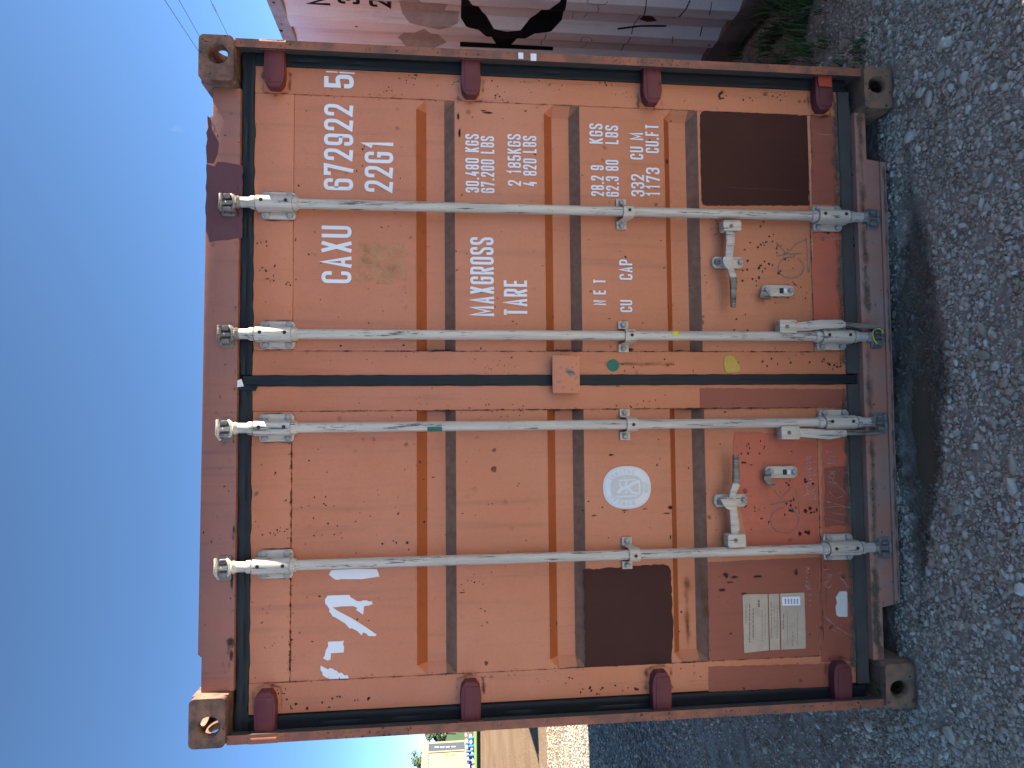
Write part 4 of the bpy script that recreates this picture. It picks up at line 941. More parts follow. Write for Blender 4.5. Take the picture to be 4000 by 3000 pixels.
# marks on the bars
def barmark(rod, xa, xb, a0, a1, m, name):
    xx = rod_x[rod.name]; z0, z1 = W(xb, 1500, RY).z, W(xa, 1500, RY).z; b = MB(); n = 6; vs = []
    for i in range(n+1):
        t = a0+(a1-a0)*i/n
        for z in (z0, z1): vs.append((xx-.0185*math.cos(t), RY-.0185*math.sin(t), z))
    b.add(vs, [(2*i, 2*i+1, 2*i+3, 2*i+2) for i in range(n)]); b.build(name, MT[m], rod, recalc=False)
rod_x = {o.name: x for o, x in zip(bars, (0.637, 0.170, -0.159, -0.634))}
barmark(bars[2], 1669, 1726, 0.25, 1.55, 'green', 'green_tape'); barmark(bars[1], 2626, 2650, 1.55, 2.6, 'yellow_mark', 'yellow_mark')
b = MB()
for k_ in range(11):
    pass
b.tube([(0.170+.030*math.cos(t), .020+.004*math.sin(2*t), .085+.022*math.sin(t)) for t in [i*.5-1.2 for i in range(9)]], .0022, 6); b.build('seal_tie', MT['yellow_mark'], bars[1], smooth=True)

# ---- rust, grime and marks
random.seed(31)
sr = Stains(); sl_ = Stains(); so_ = Stains(); Yr, Yp = DF-.0009, PF-.00135
# seams between stiles, rails and sheet
for st, s, xsi, xso in ((sr, 1, .115, 1.054), (sl_, -1, -.101, -1.043)):
    st.line([(xso, .32), (xso, 2.40)], .0045, Yr, .75, .02); st.line([(xsi, .30), (xsi, 2.27)], .005, Yr, .85, .02)
    st.line([(xsi, .312), (xso, .312)], .006, Yr, .7, .02)
sl_.line([(-.11, 2.281), (-1.04, 2.281)], .0085, Yr, .85, .010)
for _ in range(150): q_ = random.uniform(.0012, .004); sl_.blob(random.uniform(-1.04, -.11), 2.281+random.gauss(0, .007), q_, q_, Yr, random.uniform(.5, 1))
for st, s, xs_ in ((sr, 1, (.115, 1.054)), (sl_, -1, (-.101, -1.043))):
    for x_ in xs_:
        for _ in range(70): q_ = random.uniform(.0012, .004); st.blob(x_+random.gauss(0, .006), random.uniform(.33, 2.25), q_, q_, Yr, random.uniform(.5, 1))
sl_.line([(-.11, 2.281), (-.12, 2.281)], .002, Yr, .2, .012); sr.line([(.12, 2.281), (1.05, 2.281)], .0035, Yr, .6, .02)
# clusters seen in the photograph (row, column, size)
for x, y, q, n, sp in ((1020,960,6,5,30),(1040,1040,7,6,25),(1060,1090,6,5,22),(1120,1110,6,3,14),(1620,300,6,7,26),(1780,330,5,5,30),(1980,340,6,8,40),(2110,350,5,6,40),(2360,330,7,4,20),(2440,365,4,5,30),
                       (2830,370,9,6,20),(2920,385,7,3,14),(3020,380,6,4,24),(3060,360,6,3,18),(1560,345,5,9,40),(1330,370,4,8,40),(1430,380,4,6,30)):
    for _ in range(n): sr.px(x+random.gauss(0, sp), y+random.gauss(0, sp*.5), q*random.uniform(.5, 1.2), q*random.uniform(.5, 1.2), Yr)
for x, y, q, n, sp in ((2930,1010,9,16,45),(2950,1060,10,14,40),(2990,950,8,6,30),(3040,1010,7,8,40),(3110,1120,7,10,35),(2780,870,9,3,20),(3000,880,7,6,40),(3160,1150,6,8,30),(2900,1250,7,3,30),(2740,1090,6,3,20),(1240,960,3,5,50),(1560,800,4,4,60),(2100,600,3,5,60),(1200,620,3,5,30)):
    for _ in range(n): sr.px(x+random.gauss(0, sp), y+random.gauss(0, sp*.8), q*random.uniform(.4, 1.1), q*random.uniform(.4, 1.1), Yp)
for x, y, q, n, sp in ((2480,1430,6,4,25),(2610,1425,7,3,18),(2700,1450,6,3,20),(2860,1460,6,2,16),(3010,1412,8,4,26),(3080,1410,6,3,20),(3170,1420,6,2,12),(3240,1415,8,8,22),(3280,1430,8,6,16),(1960,1435,4,7,40),(1930,1425,4,6,30),(2000,1390,5,3,20)):
    for _ in range(n): sr.px(x+random.gauss(0, sp), y+random.gauss(0, sp*.5), q*random.uniform(.5, 1.1), q*random.uniform(.5, 1.1), Yr)
for x, y, q, n, sp in ((1250,1980,5,8,45),(1290,2050,5,8,45),(1560,2130,6,3,30),(1430,1960,4,5,50),(1680,1860,5,5,45),(1830,2280,5,7,25),(1860,2260,4,5,25),(2300,1960,5,3,40),(2900,1740,8,4,24),(2930,1790,9,4,24),(2975,1770,7,3,18),(3080,1890,9,3,10),(3090,1960,11,4,16),(3100,2010,11,5,20),(3150,1880,9,4,18),(3160,1990,12,5,18),(3145,2075,12,4,12),(2960,1985,7,5,22),(2980,2020,6,4,20)):
    for _ in range(n): sl_.px(x+random.gauss(0, sp), y+random.gauss(0, sp*.7), q*random.uniform(.5, 1.2), q*random.uniform(.5, 1.2), Yp)
for x, y, q, n, sp in ((1100,2710,7,6,26),(1160,2765,9,4,22),(1280,2730,7,4,20),(1440,2730,9,2,8),(1270,2770,8,3,30),(2290,2700,7,5,26),(2340,2690,7,4,26),(2410,2698,7,3,20),(2230,2650,7,2,6),(2110,2660,4,3,20),(1950,2630,4,4,40),(1020,2380,4,5,30),(1060,2520,4,5,30),(1050,2080,5,7,40),(1110,2070,5,6,28),(1070,1850,6,3,14),(1900,1610,4,9,40),(1990,1600,5,6,40),(2030,1595,5,5,25),(2460,1580,5,9,30),(2560,1570,4,4,30),(1620,1580,4,5,30)):
    for _ in range(n): sl_.px(x+random.gauss(0, sp), y+random.gauss(0, sp*.5), q*random.uniform(.5, 1.2), q*random.uniform(.5, 1.2), Yr)
sr.build('rust_spots', MT['st_rust'], rdoor, recalc=False, kind='stuff'); sl_.build('rust_spots', MT['st_rust'], ldoor, recalc=False, kind='stuff')
# black grime on fittings, header and scratches; painted shade by bars and channel ends
g1 = Stains(); g2 = Stains(); g3 = Stains()
for x, y, rx, ry in ((1075,707,16,5),(1905,440,34,6),(1888,432,20,5),(1790,455,8,24),(1795,520,8,30),(2605,630,12,18),(2460,1365,26,12),(2380,1245,10,4),(2510,1262,6,3),(1630,1371,18,6),(1625,1380,24,5)): g1.px(x, y, rx, ry, Yp, 1.1)
for x, y, rx, ry in ((2387,1777,18,6),(2618,1983,16,12),(2605,2005,24,5),(2320,2015,18,3),(2440,1994,22,3),(2520,1988,18,3),(1805,2315,20,4),(2619,2098,5,16),(1590,2120,10,9),(2440,1585,60,10)): g2.px(x, y, rx, ry, Yp, 1.1)
for x, y, rx, ry in ((2835,2245,22,16),(2870,2255,26,10),(2850,2275,26,7),(2960,2252,34,10),(3110,2235,16,24),(2820,2305,26,10),(2905,2318,24,5),(2855,2475,9,9)): g2.px(x, y, rx, ry, Yp-.0006, .95)
g1.line([(1.05, .30), (.95, .295), (.70, .297)], .012, Yr, .7); g2.line([(-1.04, .296), (-.2, .296)], .010, Yr, .6)
for zz in CH:
    g1.line([(.118, zz[0]), (.118, zz[3])], .010, Yr-.0004, 1.0); g2.line([(-.104, zz[0]), (-.104, zz[3])], .010, Yr-.0004, 1.0)  # dark lines paint the shade at the channels' inner ends
    g1.line([(1.052, zz[0]), (1.052, zz[3])], .006, Yr-.0004, .9); g2.line([(-1.041, zz[0]), (-1.041, zz[3])], .007, Yr-.0004, .9)
for s, gg, zz in ((1, g1, (2.345, 1.64, .95, .259)), (-1, g2, (2.357, 1.653, .959, .261))):
    for z in zz:
        gg.line([(s*1.145, z+.048), (s*1.06, z+.045), (s*1.046, z), (s*1.06, z-.046), (s*1.145, z-.050)], .020, Yr-.0005, .72, .015)
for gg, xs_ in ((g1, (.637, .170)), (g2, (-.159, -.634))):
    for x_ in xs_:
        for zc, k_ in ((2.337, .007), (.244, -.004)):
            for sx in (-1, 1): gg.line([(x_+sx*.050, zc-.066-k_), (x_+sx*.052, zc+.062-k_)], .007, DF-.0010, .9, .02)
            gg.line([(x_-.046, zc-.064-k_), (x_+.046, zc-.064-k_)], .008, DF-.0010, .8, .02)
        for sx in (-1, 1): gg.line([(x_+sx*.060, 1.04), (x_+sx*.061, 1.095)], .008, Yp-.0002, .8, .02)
        gg.line([(x_+.004, 2.20), (x_-.002, 1.10)], .026, Yp-.0003, .22, .06); gg.line([(x_+.004, 1.04), (x_-.002, .34)], .026, Yp-.0003, .25, .06)  # faint dark bands paint soft shade along the bars
g1.build('grime', MT['st_soot'], rdoor, recalc=False, kind='stuff'); g2.build('grime', MT['st_soot'], ldoor, recalc=False, kind='stuff')
Yh = .0535
for x in (-.95, -.62, -.16, .17, .637):                                      # oily smears round the keepers and along the seal
    for _ in range(4): g3.blob(x+random.gauss(0, .025), 2.475+random.uniform(0, .03), random.uniform(.015, .04), random.uniform(.010, .022), Yh, .65)
for _ in range(42): g3.blob(random.choice((-.86,-.5,-.62,.4,.55,-.05,.2))+random.gauss(0, .10), 2.466+abs(random.gauss(0, .005)), random.uniform(.008, .028), random.uniform(.003, .010), Yh, random.uniform(.4, .8))
for x, y, rx, ry in ((900,2510,50,40),(905,2560,26,40),(905,2270,20,60),(860,1550,6,16),(850,530,8,12),(893,1918,8,8),(858,1832,6,6)): g3.px(x, y, rx*.5, ry, Yh, .9)
g3.build('grime', MT['st_soot'], header, recalc=False, kind='stuff')
# rust running down from the overlap plate, brown edge of the outer stile
g4 = Stains(); g4.line([(pc.x+.006, 1.16), (pc.x+.004, .86)], .018, DF-.0011, .85); g4.line([(1.135, 1.9), (1.14, .35)], .012, DF-.0011, .55); g4.line([(.9, .205), (.04, .205)], .02, DF-.0011, .75)
for z in (2.2, 1.4, .6): g4.line([(1.146, z), (1.146, z-.4)], .006, DF-.0011, .6)
for a_, b_, c_, e_ in CH: g4.line([(.13, a_+.004), (1.04, a_+.004)], .006, Yp, .55)
g4.build('rust_runs', MT['st_brown'], rdoor, recalc=False, kind='stuff')
g5 = Stains(); g5.line([(-1.10, 1.3), (-1.12, .4)], .012, DF-.0011, .5); g5.line([(-.3, .205), (-1.1, .205)], .018, DF-.0017, .6); g5.line([(-1.0, .83), (-.7, .83)], .03, PF+CD-.0012, .9)
for a_, b_, c_, e_ in CH: g5.line([(-.13, a_+.004), (-1.03, a_+.004)], .006, Yp, .5)
for zz in ((.77, -.86), (.775, -.80), (.78, -.74)): g5.blob(zz[1], zz[0], .05, .02, Yp, .9)
g5.build('rust_runs', MT['st_brown'], ldoor, recalc=False, kind='stuff')
# torn-off label under the letters CAXU
g6 = Stains(); g7 = Stains(); p0, p1 = W(1388, 1100, Yp), W(1600, 945, Yp)
def rect(st, x0, x1, z0, z1, Y, a0, n=12):
    vs = []; al = []
    for i_ in range(n+1):
        for j_ in range(n+1):
            e = 0.25 if i_ in (0, n) or j_ in (0, n) else 1
            vs.append((x0+(x1-x0)*i_/n+random.uniform(-.002, .002), Y, z0+(z1-z0)*j_/n+random.uniform(-.002, .002))); al.append(a0*e*random.uniform(.55, 1.05))
    st.add(vs, [(i_*(n+1)+j_, (i_+1)*(n+1)+j_, (i_+1)*(n+1)+j_+1, i_*(n+1)+j_+1) for i_ in range(n) for j_ in range(n)], 0, al)
rect(g6, p0.x, p1.x, p1.z, p0.z, Yp+.0003, .62)
rect(g7, p0.x+.012, p1.x-.004, p1.z+.010, p0.z-.012, Yp-.0012, .34)
for _ in range(8): g6.blob(random.uniform(p0.x-.01, p0.x+.03), random.uniform(p1.z, p0.z), random.uniform(.01, .02), random.uniform(.02, .04), Yp, .6)
g6.build('label_residue', MT['st_tan'], rdoor, recalc=False, kind='stuff'); g7.build('label_residue', MT['st_grey'], rdoor, recalc=False, kind='stuff')
# mud thrown up along the bottom seal and sill
g8 = Stains()
g8.line([(-1.06, .112), (1.06, .112)], .03, .0438, .75); g8.line([(-.84, .032), (.85, .026)], .012, .0328, .8); g8.line([(-1.02, .12), (-.7, .12)], .03, .0434, 1.0)
for _ in range(30): g8.blob(random.uniform(-1.02, 1.02), random.uniform(.10, .13), random.uniform(.05, .16), random.uniform(.008, .018), .0436, random.uniform(.25, .6))
g8.build('mud', MT['st_mud'], sill, recalc=False, kind='stuff')
for dr, s in ((rdoor, 1), (ldoor, -1)):
    g9 = Stains(); g9.line([(s*.05, .190), (s*1.12, .190)], .030, DF-.0022, .95)
    for _ in range(34): g9.blob(s*random.uniform(.05, 1.12), .187+abs(random.gauss(0, .007)), random.uniform(.02, .08), random.uniform(.008, .020), DF-.0023, random.uniform(.3, .8))
    g9.build('mud', MT['st_mud'], dr, recalc=False, kind='stuff')
# crayon and scratched writing
def scribble(dr, strokes, Y, t, m, name='crayon_writing'):
    b = MB(); b.has = True
    for pts in strokes:
        P_ = [W(x, y, Y) for x, y in pts]; Q = []
        for i in range(len(P_)-1):
            for k_ in range(4): Q.append(P_[i].lerp(P_[i+1], k_/4))
        Q.append(P_[-1]); pencil(b, [(q.x, q.z) for q in Q], Y, t)
    b.build(name, MT[m], dr, recalc=False, kind='stuff')
def ell(cx, cy, rx, ry, a0=0, a1=360, n=22): return [(cx+rx*math.cos(R(a0+(a1-a0)*i/n)), cy+ry*math.sin(R(a0+(a1-a0)*i/n))) for i in range(n+1)]
z_ = lambda pts: zoomed(pts, 2900, 700, K8)
scribble(rdoor, [z_(ell(525,955,138,115,-60,285)), z_([(360,680),(420,740),(480,810)]), z_([(690,650),(580,700),(480,805)]), z_([(370,830),(480,808),(640,800)]), z_([(690,635),(700,800),(710,1010)]), z_([(740,660),(742,830),(722,1000)])], PF-.0020, .0042, 'chalk_green')
z_ = lambda pts: zoomed(pts, 2700, 1700, K8)
scribble(ldoor, [z_(ell(1010,920,150,138,-75,265)), z_([(850,755),(970,722),(1100,700)]), z_([(895,590),(960,680),(970,700)]), z_([(1090,560),(1010,630),(970,690)]), z_([(1130,580),(1150,700),(1170,850)])], PF-.0026, .0042, 'chalk_green')
scribble(ldoor, [z_([(1225,690),(1340,690),(1335,640),(1280,620),(1230,650),(1225,690)]), z_(ell(1285,575,42,32)), z_([(1240,520),(1320,500),(1300,470),(1260,480)]), z_([(1230,440),(1340,430)]), z_(ell(1300,385,35,25)), z_(ell(1260,350,30,22)), z_([(1225,300),(1340,300)]), z_([(1240,270),(1240,230),(1290,250),(1290,215)])], PF-.0026, .006, 'chalk_white')
scribble(ldoor, [z_([(1460,500),(1560,520),(1500,550)]), z_(ell(1520,440,32,30)), z_([(1490,400),(1560,390)]), z_([(1470,300),(1555,300),(1480,260),(1550,230)]), z_([(1470,200),(1470,170),(1530,190),(1540,160)])], DF-.0020, .006, 'chalk_white')
scribble(ldoor, [z_([(1230,1420),(1270,1440),(1235,1470),(1270,1500)]), z_([(1235,1540),(1270,1545)]), z_([(1240,1580),(1275,1590)]), z_(ell(1270,1640,14,22))], PF-.0026, .005, 'chalk_white')
scribble(ldoor, [z_([(1440,1450),(1500,1452)]), z_([(1465,1500),(1520,1510),(1470,1535),(1520,1545)]), z_(ell(1480,1610,34,36,0,300)), z_([(1560,1500),(1620,1480)]), z_([(1600,1530),(1660,1590),(1690,1650)])], DF-.0022, .005, 'chalk_white')
for pts in ([(1470,720),(1560,740),(1740,800)], [(1480,600),(1560,690),(1650,650)], [(1440,780),(1600,770),(1720,780)], [(1520,480),(1600,560),(1680,640)], [(1450,900),(1600,930),(1700,960)], [(1500,830),(1640,860)]):
    scribble(ldoor, [z_(pts)], DF-.0024, .004, 'chalk_white', 'scratch')
z_ = lambda pts: zoomed(pts, 2800, 2200, K8)
for pts in ([(1165,580),(1260,660)], [(1290,690),(1470,800)], [(1240,710),(1300,750)], [(960,230),(970,280)], [(985,340),(1025,345)], [(990,400),(1020,400)], [(1000,460),(1030,440)]): scribble(ldoor, [z_(pts)], DF-.0024, .005, 'chalk_white', 'scratch')
z_ = lambda pts: zoomed(pts, 2900, 700, K8)
for pts in ([(760,650),(900,645),(1130,630)], [(990,85),(1090,85)], [(1010,130),(1100,132)], [(1020,205),(1100,205)]): scribble(rdoor, [z_(pts)], DF-.0024, .004, 'chalk_white', 'scratch')
scribble(rdoor, [zoomed([(530,1440),(600,1458),(700,1455)], 3000, 0, K8)], DF-.0024, .004, 'chalk_white', 'scratch')
z_ = lambda pts: zoomed(pts, 2300, 500, K8)
scribble(rdoor, [z_([(1220,605),(1500,640),(1800,655),(2200,675)])], PF-.0022, .0016, 'st_scr', 'scratch')
# white labels stuck on the right post
for a_ in ((2025, 2044, 206, 229), (2073, 2095, 210, 237)):
    p0, p1 = W(a_[0], a_[3], .0154), W(a_[1], a_[2], .0154); flat([(p0.x,p1.z),(min(p1.x,1.2185),p1.z),(min(p1.x,1.2185),p0.z),(p0.x,p0.z)], .0150, 'sticker', MT['white'], box, .0006)

# ================================================================== the white container on the right
WX0, WY0, WY1, WZ0, WZ1 = 2.0, -0.36, 5.70, 0.03, 2.64
wc = empty('shipping_container', (3.2, 2.67, 0), 'white shipping container with rusty rails and black emblem beside the orange one', 'container')
def wb(b, name, m, parent=wc, **kw):
    b.v = [(x-3.2, y-2.67, z) for x, y, z in b.v]; return b.build(name, m, parent if parent is not wc else wc, **kw)
def wsub(b, name, m, parent, **kw):
    b.v = [(x-3.2, y-2.67, z) for x, y, z in b.v]; return b.build(name, m, parent, **kw)
MT['wwhite'] = paint('white_paint', (0.78, 0.765, 0.76), (0.70, 0.68, 0.68), 0.5, 0.012, 0.35, rust=(0.12,0.04,0.015), chipscale=16, dirt=(0.16,0.13,0.11), streak=0.35)
MT['wrail'] = paint('white_rail_rusty', (0.42, 0.37, 0.35), (0.13, 0.055, 0.035), 0.7, 0.35, 0.9, rust=(0.06,0.02,0.012), chipscale=14, dirt=(0.09,0.035,0.022))
MT['wrail_low'] = paint('white_rail_grimy', (0.26, 0.21, 0.17), (0.10, 0.07, 0.05), 0.75, 0.3, 0.9, rust=(0.04,0.02,0.014), chipscale=14, dirt=(0.05,0.035,0.025))
MT['black_paint'] = plain('black_emblem_paint', (0.007, 0.007, 0.008), 0.6, var=0.2, scale=8, bmp=0, spec=0.12)
MT['wscar'] = plain('faded_sticker_scar', (0.40, 0.345, 0.315), 0.8, var=0.45, scale=18, bmp=0.2)
PER, DEP, PH = 0.278, 0.036, 0.085
def wcorr(y):
    f = ((y-PH)/PER) % 1
    return DEP*(0 if f < .27 else (f-.27)/.23 if f < .5 else 1 if f < .77 else (1-f)/.23)
brk = sorted([PH+PER*(k+f) for k in range(-2, 21) for f in (0, .27, .5, .77) if WY0+.17 < PH+PER*(k+f) < WY1-.17])
brk = [WY0+.17]+brk+[WY1-.17]
for s, xx in ((-1, WX0), (1, WX0+2.438)):
    b = MB(); vs = []
    for y in brk:
        x = xx-s*wcorr(y); vs += [(x, y, WZ0+.15), (x, y, WZ1-.085)]
    b.add(vs, [(2*i, 2*i+2, 2*i+3, 2*i+1) for i in range(len(brk)-1)])
    side = wb(b, 'side_wall', MT['wwhite'], recalc=False)
    if s < 0: wside = side
    b = MB(); b.box(xx-s*.001, xx-s*.07, WY0+.17, WY1-.17, WZ1-.086, WZ1-.012, bev=.006); wb(b, 'top_rail', MT['wrail'], smooth=True)
    b = MB(); b.box(xx+s*.004, xx-s*.07, WY0+.17, WY1-.17, WZ0+.004, WZ0+.152, bev=.004); wb(b, 'bottom_rail', MT['wrail_low'], smooth=True)
    for y in (WY0, WY1):
        b = MB(); b.box(xx, xx-s*.1, y+(.02 if y == WY0 else -.02), y+(.165 if y == WY0 else -.165), WZ0+.119, WZ1-.119); wb(b, 'corner_post', MT['wwhite'])
        for top in (True, False):
            o = casting(wc, s, top, y, 1 if y == WY0 else -1, MT['casting'], X=1.219, H=WZ1-WZ0, x0=WX0+1.219, z0=WZ0)
            o.data.transform(Matrix.Translation((-3.2, -2.67, 0)))
b = MB(); b.box(WX0+.07, WX0+2.368, WY0+.05, WY1-.05, WZ1-.05, WZ1-.03); wb(b, 'roof', MT['wwhite'])
for y in (WY0+.05, WY1-.05): b = MB(); b.box(WX0+.1, WX0+2.338, y-.02, y+.02, WZ0+.02, WZ1-.052); wb(b, 'end_wall', MT['wwhite'])
b = MB(); b.box(WX0+.08, WX0+2.35, WY0+.08, WY1-.08, WZ0+.10, WZ0+.14); wb(b, 'floor', MT['dust'])
def on_wall(polys, name, m, off):
    """painted shapes that follow the pressed ribs; polys in photo pixels"""
    for pts in polys:
        bm = bmesh.new(); q_ = [WX(x, y, WX0) for x, y in pts]
        bm.faces.new([bm.verts.new((0, q.y, q.z)) for q in q_])
        for y in brk:
            bmesh.ops.bisect_plane(bm, geom=bm.verts[:]+bm.edges[:]+bm.faces[:], plane_co=(0, y, 0), plane_no=(0, 1, 0))
        bmesh.ops.triangulate(bm, faces=bm.faces[:])
        for v in bm.verts: v.co.x = WX0+wcorr(v.co.y)-off
        b = MB(); b.bm(bm); wsub(b, name, m, wside, recalc=False)
zz = lambda pts: zoomed(pts, 1600, 0, K8)
on_wall([zz([(560,-130),(553,240),(610,290),(745,320),(850,410),(940,545),(1095,545),(1200,440),(1350,360),(1530,340),(1645,280),(1700,0),(1730,-130),(1620,20),(1540,75),(1370,220),(1200,325),(1050,340),(910,310),(780,190),(640,0),(600,-130)])], 'emblem', MT['black_paint'], .0015)
on_wall([zz([(545,512),(1550,566),(1550,590),(545,545)])], 'emblem_line', MT['black_paint'], .0022)
on_wall([zz([(-130,10),(60,-20),(140,25),(430,60),(380,180),(540,190),(520,270),(320,320),(150,280),(0,255),(-80,200),(-110,90)]),
         zz([(-130,470),(-40,400),(100,330),(160,310),(250,375),(320,450),(400,520),(200,560),(0,560)])], 'sticker_scar', MT['wscar'], .0010)
on_wall([[(2496,100),(2522,78),(2545,84),(2568,106),(2530,110)]], 'rust_patch', plain('flaked_rust', (0.07, 0.022, 0.012), 0.9, var=0.5, scale=40), .0012)
b = MB()
for ch, xa, xb, y in (('N', 1206, 1291, 47), ('3', 1322, 1408, 43), ('2', 1445, 1530, 55)):
    q0, q1 = WX(xb, y, WX0), WX(xa, y, WX0)
    fc = lambda u, v, d, Y0=q0.y: (WX0+wcorr(Y0-u)-.0015+d, Y0-u, v)
    text_mesh(b, ch, 0, (q1.z-q0.z)*.62, q0.z, q1.z, 0, .17, face=fc)
wsub(b, 'lettering', MT['black_paint'], wside, recalc=False, kind='stuff')
b = MB()                                                              # pencil writing and long creases in the paint
def wpencil(pts, t):
    Q = [WX(x, y, WX0) for x, y in pts]; P_ = [Vector((q.y, q.z)) for q in Q]; Lf, Rt = ribbon(P_, False, t); n = len(P_)
    b.add([(WX0+wcorr(q.x)-.0018, q.x, q.y) for q in Lf+Rt], [(i, i+1, n+i+1, n+i) for i in range(n-1)])
dens = lambda pts, k=5: [(pts[i][0]+(pts[i+1][0]-pts[i][0])*j/k, pts[i][1]+(pts[i+1][1]-pts[i][1])*j/k) for i in range(len(pts)-1) for j in range(k)]+[pts[-1]]
wpencil(zz(ell(1840,520,80,55,100,-60,14)+[(2060,500)]), .003); wpencil(zz(ell(1910,430,60,35)), .003); wpencil(dens(zz([(1900,185),(2080,190)])), .003); wpencil(dens(zz([(1760,260),(1770,190),(1850,150),(1940,190),(1880,260)])), .003); wpencil(zz(ell(2030,25,110,25,0,330)), .003); wpencil(dens(zz([(2010,170),(2045,100),(2030,60)])), .003)
wpencil(dens(zz([(1475,360),(1440,470),(1415,545)])), .004)
wsub(b, 'pencil_writing', MT['ink_faded'], wside, recalc=False, kind='stuff')
b = MB()
z3 = lambda pts: zoomed(pts, 2300, 0, K8)
for pts, t in (([(1095,45),(1000,150),(910,268)], .008), ([(625,20),(600,160),(540,260),(480,340),(350,610)], .005), ([(310,345),(560,335),(840,342)], .010), ([(1330,60),(1300,160)], .004), ([(1420,460),(1350,610)], .008), ([(1230,350),(1200,410)], .006), ([(905,400),(900,470)], .004)): wpencil(dens(z3(pts), 8), t)
wsub(b, 'rust_crease', plain('rust_crease', (0.045, 0.022, 0.015), 0.9, var=0.5, scale=60), wside, recalc=False, kind='stuff')

# ================================================================== row behind: container whose shadow falls on the lane
rc = empty('shipping_container', (-0.25, 10.5, 0), 'rust red high container standing in line behind the orange one', 'container')
MT['rustred'] = paint('rust_red_paint', (0.20, 0.045, 0.025), (0.17, 0.05, 0.03), 0.6, 0.1, 0.6)
for s in (1, -1):
    b = MB(); corrugated(b, s*1.21, 0.18, 5.88, .16, 2.80, .278, .036, s); b.build('side_wall', MT['rustred'], rc, recalc=False)
    b = MB(); b.box(s*1.215, s*1.13, .18, 5.88, 2.80, 2.88); b.build('top_rail', MT['rustred'], rc); b = MB(); b.box(s*1.215, s*1.13, .18, 5.88, .03, .158); b.build('bottom_rail', MT['rustred'], rc)
    for y in (.02, 5.88): b = MB(); b.box(s*1.219, s*1.12, y, y+.15, .119, 2.777); b.build('corner_post', MT['rustred'], rc)
    for top in (True, False): casting(rc, s, top, 0, 1, MT['casting'], H=2.896); casting(rc, s, top, 6.058, -1, MT['casting'], H=2.896)
b = MB(); b.box(-1.13, 1.13, .05, 6.0, 2.84, 2.86); b.build('roof', MT['rustred'], rc)
for y in (.06, 5.95): b = MB(); b.box(-1.12, 1.12, y, y+.05, .03, 2.838); b.build('end_wall', MT['rustred'], rc)

# ================================================================== far left: cream container, show-jump poles, bank, trees
MT['cream'] = paint('cream_paint', (0.27, 0.225, 0.115), (0.255, 0.215, 0.115), 0.5, 0.01, 0.15, dirt=(0.35,0.30,0.2), streak=0.15)
MT['cream_rail'] = plain('cream_rail', (0.18, 0.165, 0.115), 0.55, var=0.1, scale=3)
MT['slate'] = plain('slate_panel', (0.045, 0.048, 0.055), 0.5, var=0.15, scale=3)
MT['orange_mark'] = plain('orange_warning_mark', (0.65, 0.24, 0.02), 0.5, var=0.1, bmp=0)
cc_ = empty('shipping_container', (-19.2, 33.8, 0), 'cream shipping container with dark grey panel across the yard', 'container')
def cb(b, name, m, **kw): b.v = [(x+21.0, y-33.8, z) for x, y, z in b.v]; return b.build(name, m, cc_, **kw)
cx0, cy0, cy1 = -19.8, 31.3, 36.45
b = MB(); corrugated(b, cx0, cy0+.1, 35.35, .45, 2.40, .36, .04, 1); cb(b, 'side_wall', MT['cream'], recalc=False)
b = MB(); b.box(cx0-.005, cx0-.06, 35.36, 36.2, .45, 2.40); cb(b, 'panel', MT['slate'])
b = MB(); b.box(cx0+.01, cx0-.08, 35.20, 35.355, .45, 2.40); cb(b, 'panel_frame', MT['cream_rail'])
b = MB(); b.box(cx0+.015, cx0-.1, cy0, cy1, 2.401, 2.76); cb(b, 'top_rail', MT['cream_rail'])
b = MB(); b.box(cx0+.015, cx0-.1, cy0, cy1, .29, .449); cb(b, 'bottom_rail', MT['cream_rail'])
b = MB(); b.box(cx0, cx0-.12, 36.21, cy1-.01, .45, 2.40); cb(b, 'corner_post', MT['cream_rail'])
b = MB(); b.box(cx0-.11, cx0-2.44, cy0+.02, cy1-.02, .32, 2.70); cb(b, 'body', MT['cream'])
for i, z in enumerate((.95, 1.25, 1.55, 1.85)): b = MB(); b.box(cx0-.0048, cx0-.001, 35.72+.02*i, 35.78+.02*i, z, z+.22); cb(b, 'lettering', MT['white'])
b = MB(); b.add([(cx0+.003, 34.75, 1.12), (cx0+.003, 34.92, 1.0), (cx0+.003, 34.92, 1.25)], [(0,1,2)]); cb(b, 'warning_mark', MT['orange_mark']); b = MB(); b.box(cx0+.002, cx0+.004, 34.8, 34.9, 1.38, 1.5); cb(b, 'warning_mark', MT['orange_mark'])
for y in (31.6, 33.9, 36.2): b = MB(); b.box(cx0-.2, cx0-2.2, y-.1, y+.1, 0, .289); cb(b, 'support_block', MT['cream_rail'])
MT['pole_white'] = plain('pole_white', (0.75, 0.74, 0.72), 0.5, var=0.05); MT['pole_red'] = plain('pole_red', (0.40, 0.03, 0.025), 0.5, var=0.1); MT['pole_blue'] = plain('pole_blue', (0.02, 0.13, 0.55), 0.5, var=0.1)
for j, (z, cols, lab) in enumerate(((.36, ('pole_white', 'pole_red'), 'red and white banded pole lying above the other pole by the cream container'), (.14, ('pole_white', 'slate'), 'white and dark banded pole lying lowest beside the cream container'))):
    root = empty('striped_pole', (-17.5, 34.2, 0), lab, 'pole'); y = -2.6; i = 0
    while y < 2.2:
        b = MB(); b.tube([(.25*j, y, z), (.25*j, y+.34, z)], .055, 12); b.build('band', MT[cols[i % 2]], root, smooth=True); y += .34; i += 1
